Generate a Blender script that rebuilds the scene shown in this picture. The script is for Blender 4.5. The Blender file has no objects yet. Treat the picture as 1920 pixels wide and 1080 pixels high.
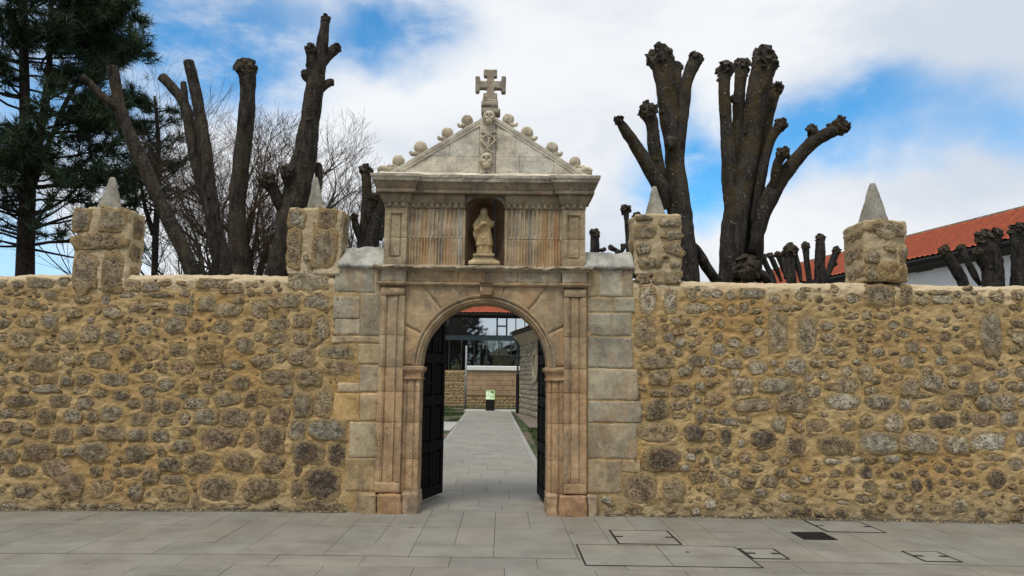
import bpy, bmesh, math, random
import numpy as np
from mathutils import Vector, Matrix, noise as mnoise
R_ = math.radians
random.seed(7)
sc = bpy.context.scene
COL = sc.collection

# ------------------------------------------------------------------ camera
F_PX, CX, CY, CAM_H = 1387.0, 960.0, 540.0, 1.6
YAW, PITCH, ROLL = R_(.62), math.atan(168/1387.0), R_(.6)
fw = Vector((math.sin(YAW)*math.cos(PITCH), math.cos(YAW)*math.cos(PITCH), math.sin(PITCH)))
r0 = Vector((math.cos(YAW), -math.sin(YAW), 0)); u0 = r0.cross(fw)
RT = r0*math.cos(ROLL)+u0*math.sin(ROLL); UP = u0*math.cos(ROLL)-r0*math.sin(ROLL)
cd = bpy.data.cameras.new('camera'); cam = bpy.data.objects.new('camera', cd); COL.objects.link(cam)
m = Matrix.Identity(4)
for i in range(3):
    m[i][0] = RT[i]; m[i][1] = UP[i]; m[i][2] = -fw[i]
m[2][3] = CAM_H
cam.matrix_world = m
cd.sensor_width = 36; cd.lens = 36*F_PX/1920; cd.clip_start = .05; cd.clip_end = 3000
sc.camera = cam
def at(px, py, Y=None, Z=None):
    d = fw*F_PX + RT*(px-CX) - UP*(py-CY)
    t = Y/d.y if Y is not None else (Z-CAM_H)/d.z
    return Vector((0, 0, CAM_H)) + d*t

# ------------------------------------------------------------------ sky and sun
SUN_EL, SUN_AZ = R_(63), R_(-24)          # azimuth measured from behind the camera towards the left
sc.view_settings.view_transform = 'Standard'; sc.view_settings.look = 'None'
sc.view_settings.exposure = 0.0; sc.view_settings.gamma = 1.0
sc.view_settings.use_curve_mapping = False
sd = bpy.data.lights.new('sun', 'SUN'); sd.energy = 2.1; sd.angle = R_(16); sd.color = (1, .945, .86)
sun = bpy.data.objects.new('sun', sd); COL.objects.link(sun)
sdir = Vector((math.sin(SUN_AZ)*math.cos(SUN_EL), -math.cos(SUN_AZ)*math.cos(SUN_EL), math.sin(SUN_EL)))  # towards the sun
sun.rotation_euler = sdir.to_track_quat('Z', 'Y').to_euler()

class NT:
    """small helper to write node graphs"""
    def __init__(s, tree): s.t = tree; s.n = tree.nodes; s.l = tree.links
    def new(s, typ, ins=None, **kw):
        n = s.n.new(typ)
        for k, v in kw.items(): setattr(n, k, v)
        for k, v in (ins or {}).items(): s.set(n.inputs[k], v)
        return n
    def set(s, sock, v):
        if isinstance(v, bpy.types.NodeSocket): s.l.new(v, sock)
        elif isinstance(v, bpy.types.Node): s.l.new(v.outputs[0], sock)
        else:
            if sock.type == 'RGBA' and hasattr(v, '__len__') and len(v) == 3: v = (*v, 1)
            sock.default_value = v
    def math(s, op, a, b=0., c=None, clamp=False):
        n = s.n.new('ShaderNodeMath'); n.operation = op; n.use_clamp = clamp
        s.set(n.inputs[0], a); s.set(n.inputs[1], b)
        if c is not None: s.set(n.inputs[2], c)
        return n.outputs[0]
    def vmath(s, op, a, b=(0, 0, 0)):
        n = s.n.new('ShaderNodeVectorMath'); n.operation = op
        s.set(n.inputs[0], a)
        if op == 'SCALE': s.set(n.inputs['Scale'], b)
        elif op not in ('LENGTH', 'NORMALIZE'): s.set(n.inputs[1], b)
        return n.outputs['Value' if op in ('LENGTH', 'DOT_PRODUCT') else 'Vector']
    def pos(s): return s.new('ShaderNodeNewGeometry').outputs['Position']
    def noise(s, vec, scale, detail=4., rough=.55, dist=0.):
        n = s.new('ShaderNodeTexNoise', {'Vector': vec, 'Scale': scale, 'Detail': detail, 'Roughness': rough, 'Distortion': dist})
        return n.outputs['Fac']
    def noisec(s, vec, scale, detail=3.):
        return s.new('ShaderNodeTexNoise', {'Vector': vec, 'Scale': scale, 'Detail': detail}).outputs['Color']
    def vor(s, vec, scale, feature='F1', rnd=1.):
        n = s.new('ShaderNodeTexVoronoi', feature=feature); s.set(n.inputs['Vector'], vec); s.set(n.inputs['Scale'], scale); s.set(n.inputs['Randomness'], rnd)
        return n.outputs['Distance']
    def mr(s, v, a, b, c=0., d=1., smooth=True):
        n = s.new('ShaderNodeMapRange', {'Value': v, 'From Min': a, 'From Max': b, 'To Min': c, 'To Max': d})
        n.interpolation_type = 'SMOOTHSTEP' if smooth else 'LINEAR'
        return n.outputs[0]
    def mix(s, f, a, b, blend='MIX'):
        n = s.new('ShaderNodeMix', data_type='RGBA', blend_type=blend)
        s.set(n.inputs[0], f); s.set(n.inputs[6], a); s.set(n.inputs[7], b)
        return n.outputs[2]
    def scalev(s, vec, v): return s.vmath('MULTIPLY', vec, v)
    def bump(s, h, strength, dist, nrm=None):
        n = s.new('ShaderNodeBump', {'Height': h, 'Strength': strength, 'Distance': dist})
        if nrm is not None: s.set(n.inputs['Normal'], nrm)
        return n.outputs[0]

w = bpy.data.worlds.new('World'); sc.world = w; w.use_nodes = True
T = NT(w.node_tree); T.n.clear()
sky = T.new('ShaderNodeTexSky', sky_type='NISHITA', sun_disc=False)
sky.sun_elevation = SUN_EL; sky.sun_rotation = math.atan2(sdir.x, sdir.y)
sky.altitude = 900; sky.air_density = 1.0; sky.dust_density = .3; sky.ozone_density = 2.0
dirv = T.new('ShaderNodeTexCoord').outputs['Generated']
wob = T.vmath('SCALE', T.vmath('SUBTRACT', T.noisec(dirv, 2.6, 5.), (.5, .5, .5)), .26)
wob2 = T.vmath('SCALE', T.vmath('SUBTRACT', T.noisec(dirv, 11., 6.), (.5, .5, .5)), .09)
dv = T.vmath('ADD', T.vmath('ADD', dirv, wob), wob2)
def sky_hole(px, py, wpx, hpx, soft):
    c = (fw*F_PX + RT*(px-CX) - UP*(py-CY)).normalized()
    dd = T.vmath('SUBTRACT', dv, tuple(c))
    k = F_PX
    dd = T.vmath('MULTIPLY', dd, (k/wpx, k/wpx, k/hpx))
    return T.mr(T.vmath('LENGTH', dd), 1.0, 1.0-soft)
holes = [(1590, 255, 320, 120, .8, 1.), (1310, 310, 190, 135, .65, 1.), (1850, 275, 230, 95, .95, .75),
         (400, 50, 330, 175, .75, 1.), (710, 60, 240, 95, .9, 1.), (90, 465, 240, 100, .8, .55), (140, 130, 260, 200, .9, .9)]
acc = None
for (a, b, c, d, e, g) in holes:
    h_ = T.math('MULTIPLY', sky_hole(a, b, c, d, e), g)
    acc = h_ if acc is None else T.math('MAXIMUM', acc, h_)
# broken cloud everywhere else
gen = T.noise(T.scalev(dirv, (1, 1, 1.8)), 2.1, 8., .56)
out = T.mr(T.vmath('DOT_PRODUCT', dirv, tuple(fw)), .80, .62)
gen = T.math('MULTIPLY', T.mr(gen, .56, .70), out)
acc = T.math('MAXIMUM', acc, gen)
wisp = T.noise(T.scalev(dirv, (1, 1, 2.4)), 5.5, 9., .62)
acc = T.math('MULTIPLY', acc, T.mr(wisp, .82, .48))
c1 = T.noise(T.scalev(dirv, (1, 1, 1.7)), 2.3, 6., .5, .3)
c2 = T.noise(T.scalev(dirv, (1, 1, 1.6)), 8.0, 8., .6, .2)
cl = T.math('ADD', T.math('MULTIPLY', c1, .84), T.math('MULTIPLY', c2, .16))
ccol = T.mix(T.mr(cl, .38, .58), (.65, .715, .81), (.92, .94, .965))
skyb = T.new('ShaderNodeBackground', {'Color': T.mix(1., sky.outputs[0], (.50, 1.15, 1.36), 'MULTIPLY'), 'Strength': .15})
clb = T.new('ShaderNodeBackground', {'Color': ccol, 'Strength': 1.0})
mx = T.new('ShaderNodeMixShader', {0: acc, 1: clb.outputs[0], 2: skyb.outputs[0]})
T.l.new(mx.outputs[0], T.new('ShaderNodeOutputWorld').inputs[0])

sc.render.engine = 'CYCLES'
sc.cycles.max_bounces = 6; sc.cycles.diffuse_bounces = 3; sc.cycles.transparent_max_bounces = 12

# ------------------------------------------------------------------ materials
def new_mat(name):
    mt = bpy.data.materials.new(name); mt.use_nodes = True
    t = NT(mt.node_tree); t.n.clear()
    b = t.new('ShaderNodeBsdfPrincipled'); o = t.new('ShaderNodeOutputMaterial'); t.l.new(b.outputs[0], o.inputs[0])
    b.inputs['Specular IOR Level'].default_value = .25
    return mt, t, b
def objcol(t): return t.new('ShaderNodeObjectInfo').outputs['Color']

def mat_rubble(name, island=False, contrast=1., stops=None, smear=1.):
    mt, t, b = new_mat(name)
    P = t.pos()
    if island:
        rnd = t.new('ShaderNodeNewGeometry').outputs['Random Per Island']
        rp = t.new('ShaderNodeValToRGB'); t.set(rp.inputs[0], rnd); cr = rp.color_ramp
        stops = stops or [(0, (.27, .23, .17)), (.16, (.21, .165, .12)), (.3, (.36, .30, .20)), (.46, (.38, .25, .12)), (.6, (.27, .24, .19)), (.72, (.29, .18, .11)), (.85, (.42, .36, .26)), (1, (.33, .28, .20))]
        while len(cr.elements) < len(stops): cr.elements.new(.5)
        for e, (p, c) in zip(cr.elements, stops): e.position = p; e.color = (*c, 1)
        cr.interpolation = 'LINEAR'; base = rp.outputs[0]
    else: base = objcol(t)
    n1 = t.noise(P, 11, 5, .65); n2 = t.noise(P, 24, 6, .75); n3 = t.noise(P, 90, 3, .6)
    c = t.mix(t.mr(n1, .37, .63), t.mix(1., base, (.58, .54, .50), 'MULTIPLY'), t.mix(1., base, (1.50, 1.46, 1.36), 'MULTIPLY'))
    c = t.mix(t.math('MULTIPLY', t.mr(n2, .54, .66), .62), c, (.56, .49, .37))       # pale crust
    pits = t.mr(t.vor(t.vmath('ADD', P, t.vmath('SCALE', t.noisec(P, 24), .05)), 25), .42, .16)
    pn = t.mr(t.noise(P, 5.5, 3), .36, .58)
    pits = t.math('MULTIPLY', pits, pn)
    dk = t.mr(n2, .48, .37)
    c = t.mix(t.math('MULTIPLY', t.math('MAXIMUM', pits, t.math('MULTIPLY', dk, .8)), .72*contrast), c, (.060, .044, .030))
    stain = t.mr(t.noise(P, 2.3, 4), .58, .75)
    c = t.mix(t.math('MULTIPLY', stain, .35), c, (.30, .15, .045))
    sm = t.noise(P, 17, 5, .65)                                                        # mortar smeared over the stone
    if island: edge = t.math('ADD', t.math('MULTIPLY', t.mr(sm, .42, .60), .62*smear), .15*smear)
    else:
        oc = t.scalev(t.new('ShaderNodeTexCoord').outputs['Object'], (2, 0, 2))
        edge = t.mr(t.math('ADD', t.vmath('LENGTH', oc), t.math('MULTIPLY', sm, 1.1)), 1.16, 1.52)
        edge = t.math('MAXIMUM', t.math('MULTIPLY', edge, .88), t.math('MULTIPLY', t.mr(t.noise(P, 6.5, 5, .7), .54, .68), .45))
    c = t.mix(edge, c, (.46, .325, .155))
    t.set(b.inputs['Base Color'], c); b.inputs['Roughness'].default_value = .95
    h = t.math('ADD', t.math('MULTIPLY', n2, 1.5), t.math('MULTIPLY', n3, .35))
    h = t.math('SUBTRACT', h, t.math('MULTIPLY', pits, .9))
    h = t.math('ADD', h, t.math('MULTIPLY', n1, .8))
    t.set(b.inputs['Normal'], t.bump(h, 1., .038))
    return mt

def mat_mortar(pale=False):
    mt, t, b = new_mat('pale_lime_mortar' if pale else 'lime_mortar')
    P = t.pos()
    n0 = t.noise(P, .9, 4, .55); n1 = t.noise(P, 3.6, 5, .6); n2 = t.noise(P, 16, 6, .65); n3 = t.noise(P, 95, 4, .7)
    c = t.mix(t.mr(n1, .38, .66), (.42, .282, .118), (.53, .388, .195))
    c = t.mix(t.math('MULTIPLY', t.mr(n0, .50, .64), .10 if pale else .62), c, (.41, .235, .078))        # saffron wash
    c = t.mix(t.math('MULTIPLY', t.mr(n2, .53, .70), .5), c, (.56, .44, .27))
    if pale: c = t.mix(.6, c, (.52, .44, .30))
    z = t.new('ShaderNodeSeparateXYZ', {0: P}).outputs[2]
    hi = t.math('MULTIPLY', t.mr(t.math('ADD', z, t.math('MULTIPLY', n1, .35)), 2.72, 2.98), t.mr(z, 3.05, 2.9))
    c = t.mix(t.math('MULTIPLY', hi, .8), c, (.66, .54, .36))                         # washed pale coping
    low = t.mr(t.math('ADD', z, t.math('MULTIPLY', n1, .5)), .62, .12)
    c = t.mix(t.math('MULTIPLY', low, .55), c, (.27, .235, .165))                       # damp grime at the foot
    grime = t.mr(t.noise(t.scalev(P, (1, 1, .6)), 6.2, 6, .7), .55, .72)
    c = t.mix(t.math('MULTIPLY', grime, .40), c, (.20, .15, .085))
    c = t.mix(t.math('MULTIPLY', t.mr(n3, .60, .72), .5), c, (.16, .12, .07))
    t.set(b.inputs['Base Color'], c); b.inputs['Roughness'].default_value = .97
    h = t.math('ADD', t.math('MULTIPLY', n2, 1.3), t.math('MULTIPLY', n3, .25))
    t.set(b.inputs['Normal'], t.bump(t.math('ADD', h, t.math('MULTIPLY', n1, .9)), .9, .03))
    return mt

def mat_ashlar(name, rust=.5, dark=.5, streak=0., pale=0., pit=.5, bands=()):
    mt, t, b = new_mat(name)
    P = t.pos(); base = objcol(t)
    n1 = t.noise(P, 4.2, 6, .66); n2 = t.noise(P, 20, 6, .72); n3 = t.noise(P, 85, 4, .65)
    c = t.mix(t.mr(n1, .34, .68), t.mix(1., base, (.74, .72, .70), 'MULTIPLY'), t.mix(1., base, (1.28, 1.27, 1.22), 'MULTIPLY'))
    rm = t.mr(t.noise(t.scalev(P, (1.5, 1.5, .55)), 1.9, 6, .62), .50, .70)
    c = t.mix(t.math('MULTIPLY', rm, rust), c, (.39, .215, .095))
    rm2 = t.mr(t.noise(t.scalev(P, (1.2, 1.2, .8)), 5.3, 5, .6), .60, .76)
    c = t.mix(t.math('MULTIPLY', rm2, rust*.9), c, (.32, .155, .06))
    gm = t.mr(t.noise(t.scalev(P, (1.6, 1.6, .7)), 2.7, 7, .68), .50, .68)
    gm = t.math('MULTIPLY', gm, dark)
    c = t.mix(gm, c, (.135, .118, .09))
    if streak > 0:
        s1 = t.noise(t.scalev(P, (1, 1, .045)), 15, 4, .6); s2 = t.noise(t.scalev(P, (1, 1, .07)), 7, 3, .55)
        c = t.mix(t.math('MULTIPLY', t.mr(s1, .52, .66), streak*.75), c, (.225, .205, .17))
        c = t.mix(t.math('MULTIPLY', t.mr(s2, .565, .66), streak*.85), c, (.37, .185, .08))
        c = t.mix(t.math('MULTIPLY', t.mr(s1, .45, .36), streak*.5), c, (.55, .50, .42))
    if bands:                                   # rust and lichen runs that start under the dentils
        sp_ = t.new('ShaderNodeSeparateXYZ', {0: P}); fine = t.noise(t.scalev(P, (1, 1, .06)), 42, 3, .6)
        for (bx_, bw, bz, bl_, bcol, amt) in bands:
            k = t.mr(t.math('ABSOLUTE', t.math('SUBTRACT', t.math('ADD', sp_.outputs[0], t.math('MULTIPLY', fine, .03)), bx_+.015)), bw, bw*.25)
            k = t.math('MULTIPLY', k, t.mr(t.math('ADD', sp_.outputs[2], t.math('MULTIPLY', fine, .3)), bz-bl_, bz))
            c = t.mix(t.math('MULTIPLY', k, t.math('MULTIPLY', t.mr(fine, .30, .60, .35, 1.), amt)), c, bcol)
    c = t.mix(t.math('MULTIPLY', t.mr(n2, .55, .70), .40+pale*.4), c, (.56, .52, .44))
    pits = t.mr(t.vor(t.vmath('ADD', P, t.vmath('SCALE', t.noisec(P, 40), .03)), 42), .26, .08)
    pits = t.math('MULTIPLY', pits, t.mr(t.noise(P, 4.1, 3), .44, .62))
    c = t.mix(t.math('MULTIPLY', t.math('MAXIMUM', pits, t.mr(n2, .42, .30)), .7*pit), c, (.06, .045, .035))
    c = t.mix(t.math('MULTIPLY', t.mr(n3, .58, .72), .35), c, (.12, .10, .075))
    t.set(b.inputs['Base Color'], c); b.inputs['Roughness'].default_value = .93
    h = t.math('ADD', t.math('MULTIPLY', n2, .8), t.math('MULTIPLY', n3, .3))
    h = t.math('SUBTRACT', h, t.math('MULTIPLY', pits, .8*pit))
    t.set(b.inputs['Normal'], t.bump(h, .9, .014))
    return mt

def mat_simple(name, col, rough=.8, var=.15, scale=8., bump=.0, metal=0., col2=None, spec=.25):
    mt, t, b = new_mat(name)
    P = t.pos(); n = t.noise(P, scale, 5, .6)
    c2 = col2 or tuple(x*(1-var*2) for x in col)
    t.set(b.inputs['Base Color'], t.mix(t.mr(n, .35, .65), col, c2))
    b.inputs['Roughness'].default_value = rough; b.inputs['Metallic'].default_value = metal
    b.inputs['Specular IOR Level'].default_value = spec
    if bump: t.set(b.inputs['Normal'], t.bump(t.noise(P, scale*4, 5, .6), 1., bump))
    return mt

def mat_paving():
    mt, t, b = new_mat('granite_paving')
    P = t.pos(); base = objcol(t)
    n1 = t.noise(P, 1.7, 6, .68); n2 = t.noise(t.scalev(P, (.35, 1, 1)), 5, 6, .66); n3 = t.noise(P, 240, 2, .6)
    c = t.mix(t.mr(n1, .30, .70), t.mix(1., base, (.80, .79, .77), 'MULTIPLY'), t.mix(1., base, (1.12, 1.12, 1.10), 'MULTIPLY'))
    c = t.mix(t.math('MULTIPLY', t.mr(n2, .50, .70), .42), c, (.150, .135, .108))
    c = t.mix(t.math('MULTIPLY', t.mr(n3, .52, .66), .35), c, (.10, .098, .09))
    c = t.mix(t.math('MULTIPLY', t.mr(n3, .47, .36), .30), c, (.42, .41, .38))
    sp = t.mr(t.vor(t.vmath('ADD', P, t.vmath('SCALE', t.noisec(P, 6), .12)), 1.35), .065, .03)
    c = t.mix(t.math('MULTIPLY', sp, .6), c, (.06, .055, .05))
    t.set(b.inputs['Base Color'], c)
    t.set(b.inputs['Roughness'], t.mr(n1, .3, .7, .62, .82)); b.inputs['Specular IOR Level'].default_value = .35
    t.set(b.inputs['Normal'], t.bump(t.math('ADD', t.math('MULTIPLY', n3, .5), n2), .35, .006))
    return mt

def mat_bark(name, a, b_, moss, lichen=.5, moss_amt=.8, relief=.045, high=False):
    mt, t, b = new_mat(name)
    P = t.pos()
    n1 = t.noise(t.scalev(P, (1, 1, .30)), 12, 6, .72); n2 = t.noise(P, 2.2, 4, .6); n3 = t.noise(P, 26, 4, .6)
    c = t.mix(t.mr(n1, .36, .64), a, b_)
    mk = t.math('MULTIPLY', t.mr(n2, .47, .66), moss_amt)
    if high:                                   # ochre lichen grows on the sunny upper limbs only
        zz = t.new('ShaderNodeSeparateXYZ', {0: P}).outputs[2]
        mk = t.math('MULTIPLY', t.mr(t.math('ADD', t.math('MULTIPLY', n2, 3.0), zz), 5.2, 6.6), t.math('MULTIPLY', t.mr(n1, .34, .60, .12, moss_amt), t.mr(t.noise(P, 3.1, 4, .6), .38, .60)))
    c = t.mix(mk, c, moss)
    c = t.mix(t.math('MULTIPLY', t.mr(n3, .62, .68), lichen), c, (.27, .27, .23))
    t.set(b.inputs['Base Color'], c); b.inputs['Roughness'].default_value = .96
    b.inputs['Specular IOR Level'].default_value = .1
    t.set(b.inputs['Normal'], t.bump(t.math('ADD', n1, t.math('MULTIPLY', n3, .5)), 1., relief))
    return mt

M = {}
M['rubble'] = mat_rubble('rubble_stone')
M['rubble_small'] = mat_rubble('small_rubble_stone', True, .8)
M['rubble_grey'] = mat_rubble('grey_rubble_stone', True, .6, [(0, (.36, .33, .28)), (.3, (.27, .25, .21)), (.6, (.43, .40, .34)), (1, (.32, .30, .25))], .15)
M['mortar'] = mat_mortar(); M['pier_mortar'] = mat_mortar(True)
M['ashlar'] = mat_ashlar('weathered_ashlar', .60, .50, 0, 0, 1.)
M['warm'] = mat_ashlar('rust_stained_limestone', .75, .52, .22, 0, 1.25)
M['carved'] = mat_ashlar('carved_limestone', .30, .60, .20, .1, 1.)
_bx = lambda px: at(px, 440, 9.14).x
_bz = lambda py: at(906, py, 9.14).z
RU, BL, GO = (.36, .13, .035), (.20, .21, .20), (.42, .26, .10)
M['flute'] = mat_ashlar('streaked_limestone', .30, .25, .7, 0, .5, [
    (_bx(840), .050, _bz(446), .45, RU, .35), (_bx(776), .028, _bz(430), .3, RU, .35), (_bx(1043), .060, _bz(448), .5, RU, .55), (_bx(1020), .11, _bz(498), .4, GO, .6),
    (_bx(828), .020, _bz(460), .4, BL, .8), (_bx(862), .035, _bz(440), .4, (.40, .41, .40), .7), (_bx(993), .055, _bz(490), .4, BL, .7), (_bx(967), .03, _bz(450), .4, BL, .4), (_bx(800), .05, _bz(490), .4, GO, .5)])
M['pale'] = mat_ashlar('pale_limestone', .08, .20, .08, .7, .9)
M['cornice'] = mat_ashlar('grimy_limestone', .10, .80, .28, .0, .7)
M['grey_cap'] = mat_ashlar('lichened_stone', .10, .80, 0, .3, 1.2)
M['paving'] = mat_paving()
M['joint'] = mat_simple('paving_joint', (.04, .036, .03), .95, .2, 20)
M['steel'] = mat_simple('dark_steel_frame', (.035, .033, .030), .6, .2, 30, metal=.6)
M['iron'] = mat_simple('cast_iron', (.045, .040, .037), .7, .3, 60, .004, metal=.4)
M['wood'] = mat_simple('dark_stained_wood', (.009, .007, .006), .7, .3, 14, .004, spec=.08)
M['black'] = mat_simple('black_metal', (.012, .012, .013), .5, .1, 10)
M['galv'] = mat_simple('galvanised_pole', (.30, .32, .33), .5, .1, 10, metal=.3)
M['white'] = mat_simple('white_render', (.78, .79, .80), .9, .05, 3)
M['whitecap'] = mat_simple('white_coping', (.78, .77, .74), .8, .05, 3)
M['concrete'] = mat_simple('pale_concrete', (.46, .44, .40), .9, .08, 3)
M['panel_green'] = mat_simple('green_info_panel', (.30, .48, .17), .4, .05, 3)
M['panel_white'] = mat_simple('white_print', (.75, .78, .72), .4, .05, 3)
M['fascia'] = mat_simple('grey_brown_eave', (.065, .055, .047), .8, .15, 4)
M['slate'] = mat_simple('grey_steel_band', (.06, .085, .09), .45, .1, 3, metal=.2)
M['interior'] = mat_simple('teal_interior', (.10, .24, .23), .9, .2, .8)
M['interior_pale'] = mat_simple('pale_interior', (.28, .48, .45), .9, .1, .8)
M['stucco'] = mat_simple('buff_ashlar', (.43, .29, .175), .95, .12, 1.6, .01)
M['dressing'] = mat_simple('buff_dressed_stone', (.40, .34, .24), .95, .12, 6, .006)
M['bark_l'] = mat_bark('smooth_grey_bark', (.068, .058, .046), (.020, .018, .016), (.085, .066, .035), .35, .4)
M['bark_r'] = mat_bark('dark_mossy_bark', (.058, .052, .045), (.022, .020, .018), (.085, .060, .022), .65, .72, .034, True)
M['bark_k'] = mat_bark('gnarled_bark', (.105, .088, .070), (.030, .026, .022), (.085, .062, .028), .35, .5)
M['bark_f'] = mat_bark('dark_bark', (.060, .054, .048), (.015, .014, .013), (.045, .036, .02), .3, .3)
M['cut'] = mat_simple('cut_wood', (.15, .12, .085), .9, .3, 30)
M['twig'] = mat_simple('bare_twigs', (.095, .078, .062), .9, .2, 3)
M['twig_red'] = mat_simple('brown_branches', (.095, .066, .045), .9, .2, 3)
M['pinebark'] = mat_simple('pine_bark', (.045, .035, .028), .95, .3, 10, .02)

def mat_needles():
    mt, t, b = new_mat('pine_needles')
    P = t.pos(); n = t.noise(P, 1.6, 4, .6)
    rnd = t.new('ShaderNodeNewGeometry').outputs['Random Per Island']
    c = t.mix(t.mr(n, .35, .65), (.014, .034, .022), (.038, .062, .026))
    c = t.mix(t.math('MULTIPLY', rnd, .4), c, (.055, .085, .035))
    t.set(b.inputs['Base Color'], c); b.inputs['Roughness'].default_value = .7
    return mt
M['needles'] = mat_needles()
def mat_tile():
    mt, t, b = new_mat('red_clay_tile')
    P = t.pos(); n = t.noise(P, 3.5, 4, .6); n2 = t.noise(P, 14, 3, .6)
    c = t.mix(t.mr(n, .35, .65), (.42, .095, .042), (.30, .070, .038))
    c = t.mix(t.math('MULTIPLY', t.mr(t.noise(t.scalev(P, (1, 1, 2)), 7, 2, .4), .45, .6), .55), c, (.22, .065, .04))
    c = t.mix(t.math('MULTIPLY', t.mr(n2, .5, .7), .5), c, (.56, .15, .065))
    t.set(b.inputs['Base Color'], c); b.inputs['Roughness'].default_value = .85
    return mt
M['tile'] = mat_tile()
def mat_ground():
    mt, t, b = new_mat('grass_and_soil')
    P = t.pos(); n = t.noise(P, .55, 6, .65); n2 = t.noise(P, 5, 5, .65)
    soil = t.mix(t.mr(n2, .35, .65), (.17, .125, .085), (.105, .08, .055))
    gr = t.mix(t.mr(n2, .35, .65), (.045, .068, .020), (.028, .046, .014))
    c = t.mix(t.mr(t.math('ADD', n, t.math('MULTIPLY', n2, .25)), .54, .66), soil, gr)
    t.set(b.inputs['Base Color'], c); b.inputs['Roughness'].default_value = .97
    t.set(b.inputs['Normal'], t.bump(n2, .8, .05))
    return mt
M['ground'] = mat_ground()
M['gravel'] = mat_simple('brown_gravel', (.25, .20, .16), .95, .2, 25, .02)
M['grass'] = mat_simple('grass_blades', (.05, .085, .022), .8, .25, 2)
def mat_glass():
    mt = bpy.data.materials.new('tinted_glass'); mt.use_nodes = True
    t = NT(mt.node_tree); t.n.clear()
    tr = t.new('ShaderNodeBsdfTransparent', {'Color': (.28, .47, .47, 1)})
    gl = t.new('ShaderNodeBsdfGlossy', {'Color': (.80, .90, .92, 1), 'Roughness': .02})
    mxs = t.new('ShaderNodeMixShader', {0: .26, 1: tr.outputs[0], 2: gl.outputs[0]})
    t.l.new(mxs.outputs[0], t.new('ShaderNodeOutputMaterial').inputs[0])
    return mt
M['glass'] = mat_glass()
M['mirror'] = (lambda: (lambda mt: mt)(mat_simple('reflective_glazing', (.55, .62, .66), .02, .0, 1, metal=1.)))()

# ------------------------------------------------------------------ object helpers
def link(o, parent=None):
    COL.objects.link(o)
    if parent is not None: o.parent = parent
    return o
def tag(o, label=None, cat=None, group=None, kind=None):
    if label: o['label'] = label
    if cat: o['category'] = cat
    if group: o['group'] = group
    if kind: o['kind'] = kind
    return o
def thing(name, label, cat, loc=(0, 0, 0), group=None, kind=None):
    o = bpy.data.objects.new(name, None); link(o); o.location = loc; o.empty_display_size = .2
    return tag(o, label, cat, group, kind)
def inv(parent):                    # offset of all parents (things are translated only)
    v = Vector((0, 0, 0))
    while parent is not None: v += parent.location; parent = parent.parent
    return v
def obj(name, bm, mat, parent=None, col=None, smooth=False):
    """bmesh in world coordinates -> one mesh object under parent"""
    me = bpy.data.meshes.new(name); off = inv(parent)
    if off.length > 0: bmesh.ops.translate(bm, verts=bm.verts, vec=-off)
    bm.to_mesh(me); bm.free()
    me.materials.append(M[mat] if isinstance(mat, str) else mat)
    if smooth: me.shade_smooth()
    o = bpy.data.objects.new(name, me); link(o, parent)
    if col: o.color = (*col, 1)
    return o
def npobj(name, V, F, mat, parent=None, smooth=True, col=None):
    me = bpy.data.meshes.new(name); off = np.array(inv(parent))
    V = np.asarray(V, dtype=np.float32) - off.astype(np.float32); F = np.asarray(F, dtype=np.int32)
    k = F.shape[1]
    me.vertices.add(len(V)); me.vertices.foreach_set('co', V.ravel())
    me.loops.add(F.size); me.loops.foreach_set('vertex_index', F.ravel())
    me.polygons.add(len(F)); me.polygons.foreach_set('loop_start', np.arange(0, F.size, k, dtype=np.int32))
    me.polygons.foreach_set('loop_total', np.full(len(F), k, dtype=np.int32))
    me.update(calc_edges=True); me.validate()
    me.materials.append(M[mat] if isinstance(mat, str) else mat)
    if smooth: me.shade_smooth()
    o = bpy.data.objects.new(name, me); link(o, parent)
    if col: o.color = (*col, 1)
    return o
def bx(bm, x0, x1, y0, y1, z0, z1):
    vs = [bm.verts.new(c) for c in ((x0, y0, z0), (x1, y0, z0), (x1, y1, z0), (x0, y1, z0), (x0, y0, z1), (x1, y0, z1), (x1, y1, z1), (x0, y1, z1))]
    for f in ((0, 1, 5, 4), (1, 2, 6, 5), (2, 3, 7, 6), (3, 0, 4, 7), (4, 5, 6, 7), (3, 2, 1, 0)): bm.faces.new([vs[i] for i in f])
    return vs
def hexa(bm, pts):
    vs = [bm.verts.new(c) for c in pts]
    for f in ((0, 1, 5, 4), (1, 2, 6, 5), (2, 3, 7, 6), (3, 0, 4, 7), (4, 5, 6, 7), (3, 2, 1, 0)): bm.faces.new([vs[i] for i in f])
def nz(v, s, seed=0.): return mnoise.noise(Vector((v[0]*s+seed, v[1]*s+seed*.7, v[2]*s-seed)))
def roughen(bm, amp, scale, seed=0., amp2=0., scale2=30.):
    bm.normal_update()
    for v in bm.verts:
        d = v.normal*(nz(v.co, scale, seed)*amp)
        if amp2: d += v.normal*(nz(v.co, scale2, seed+9)*amp2)
        v.co += d
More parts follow.
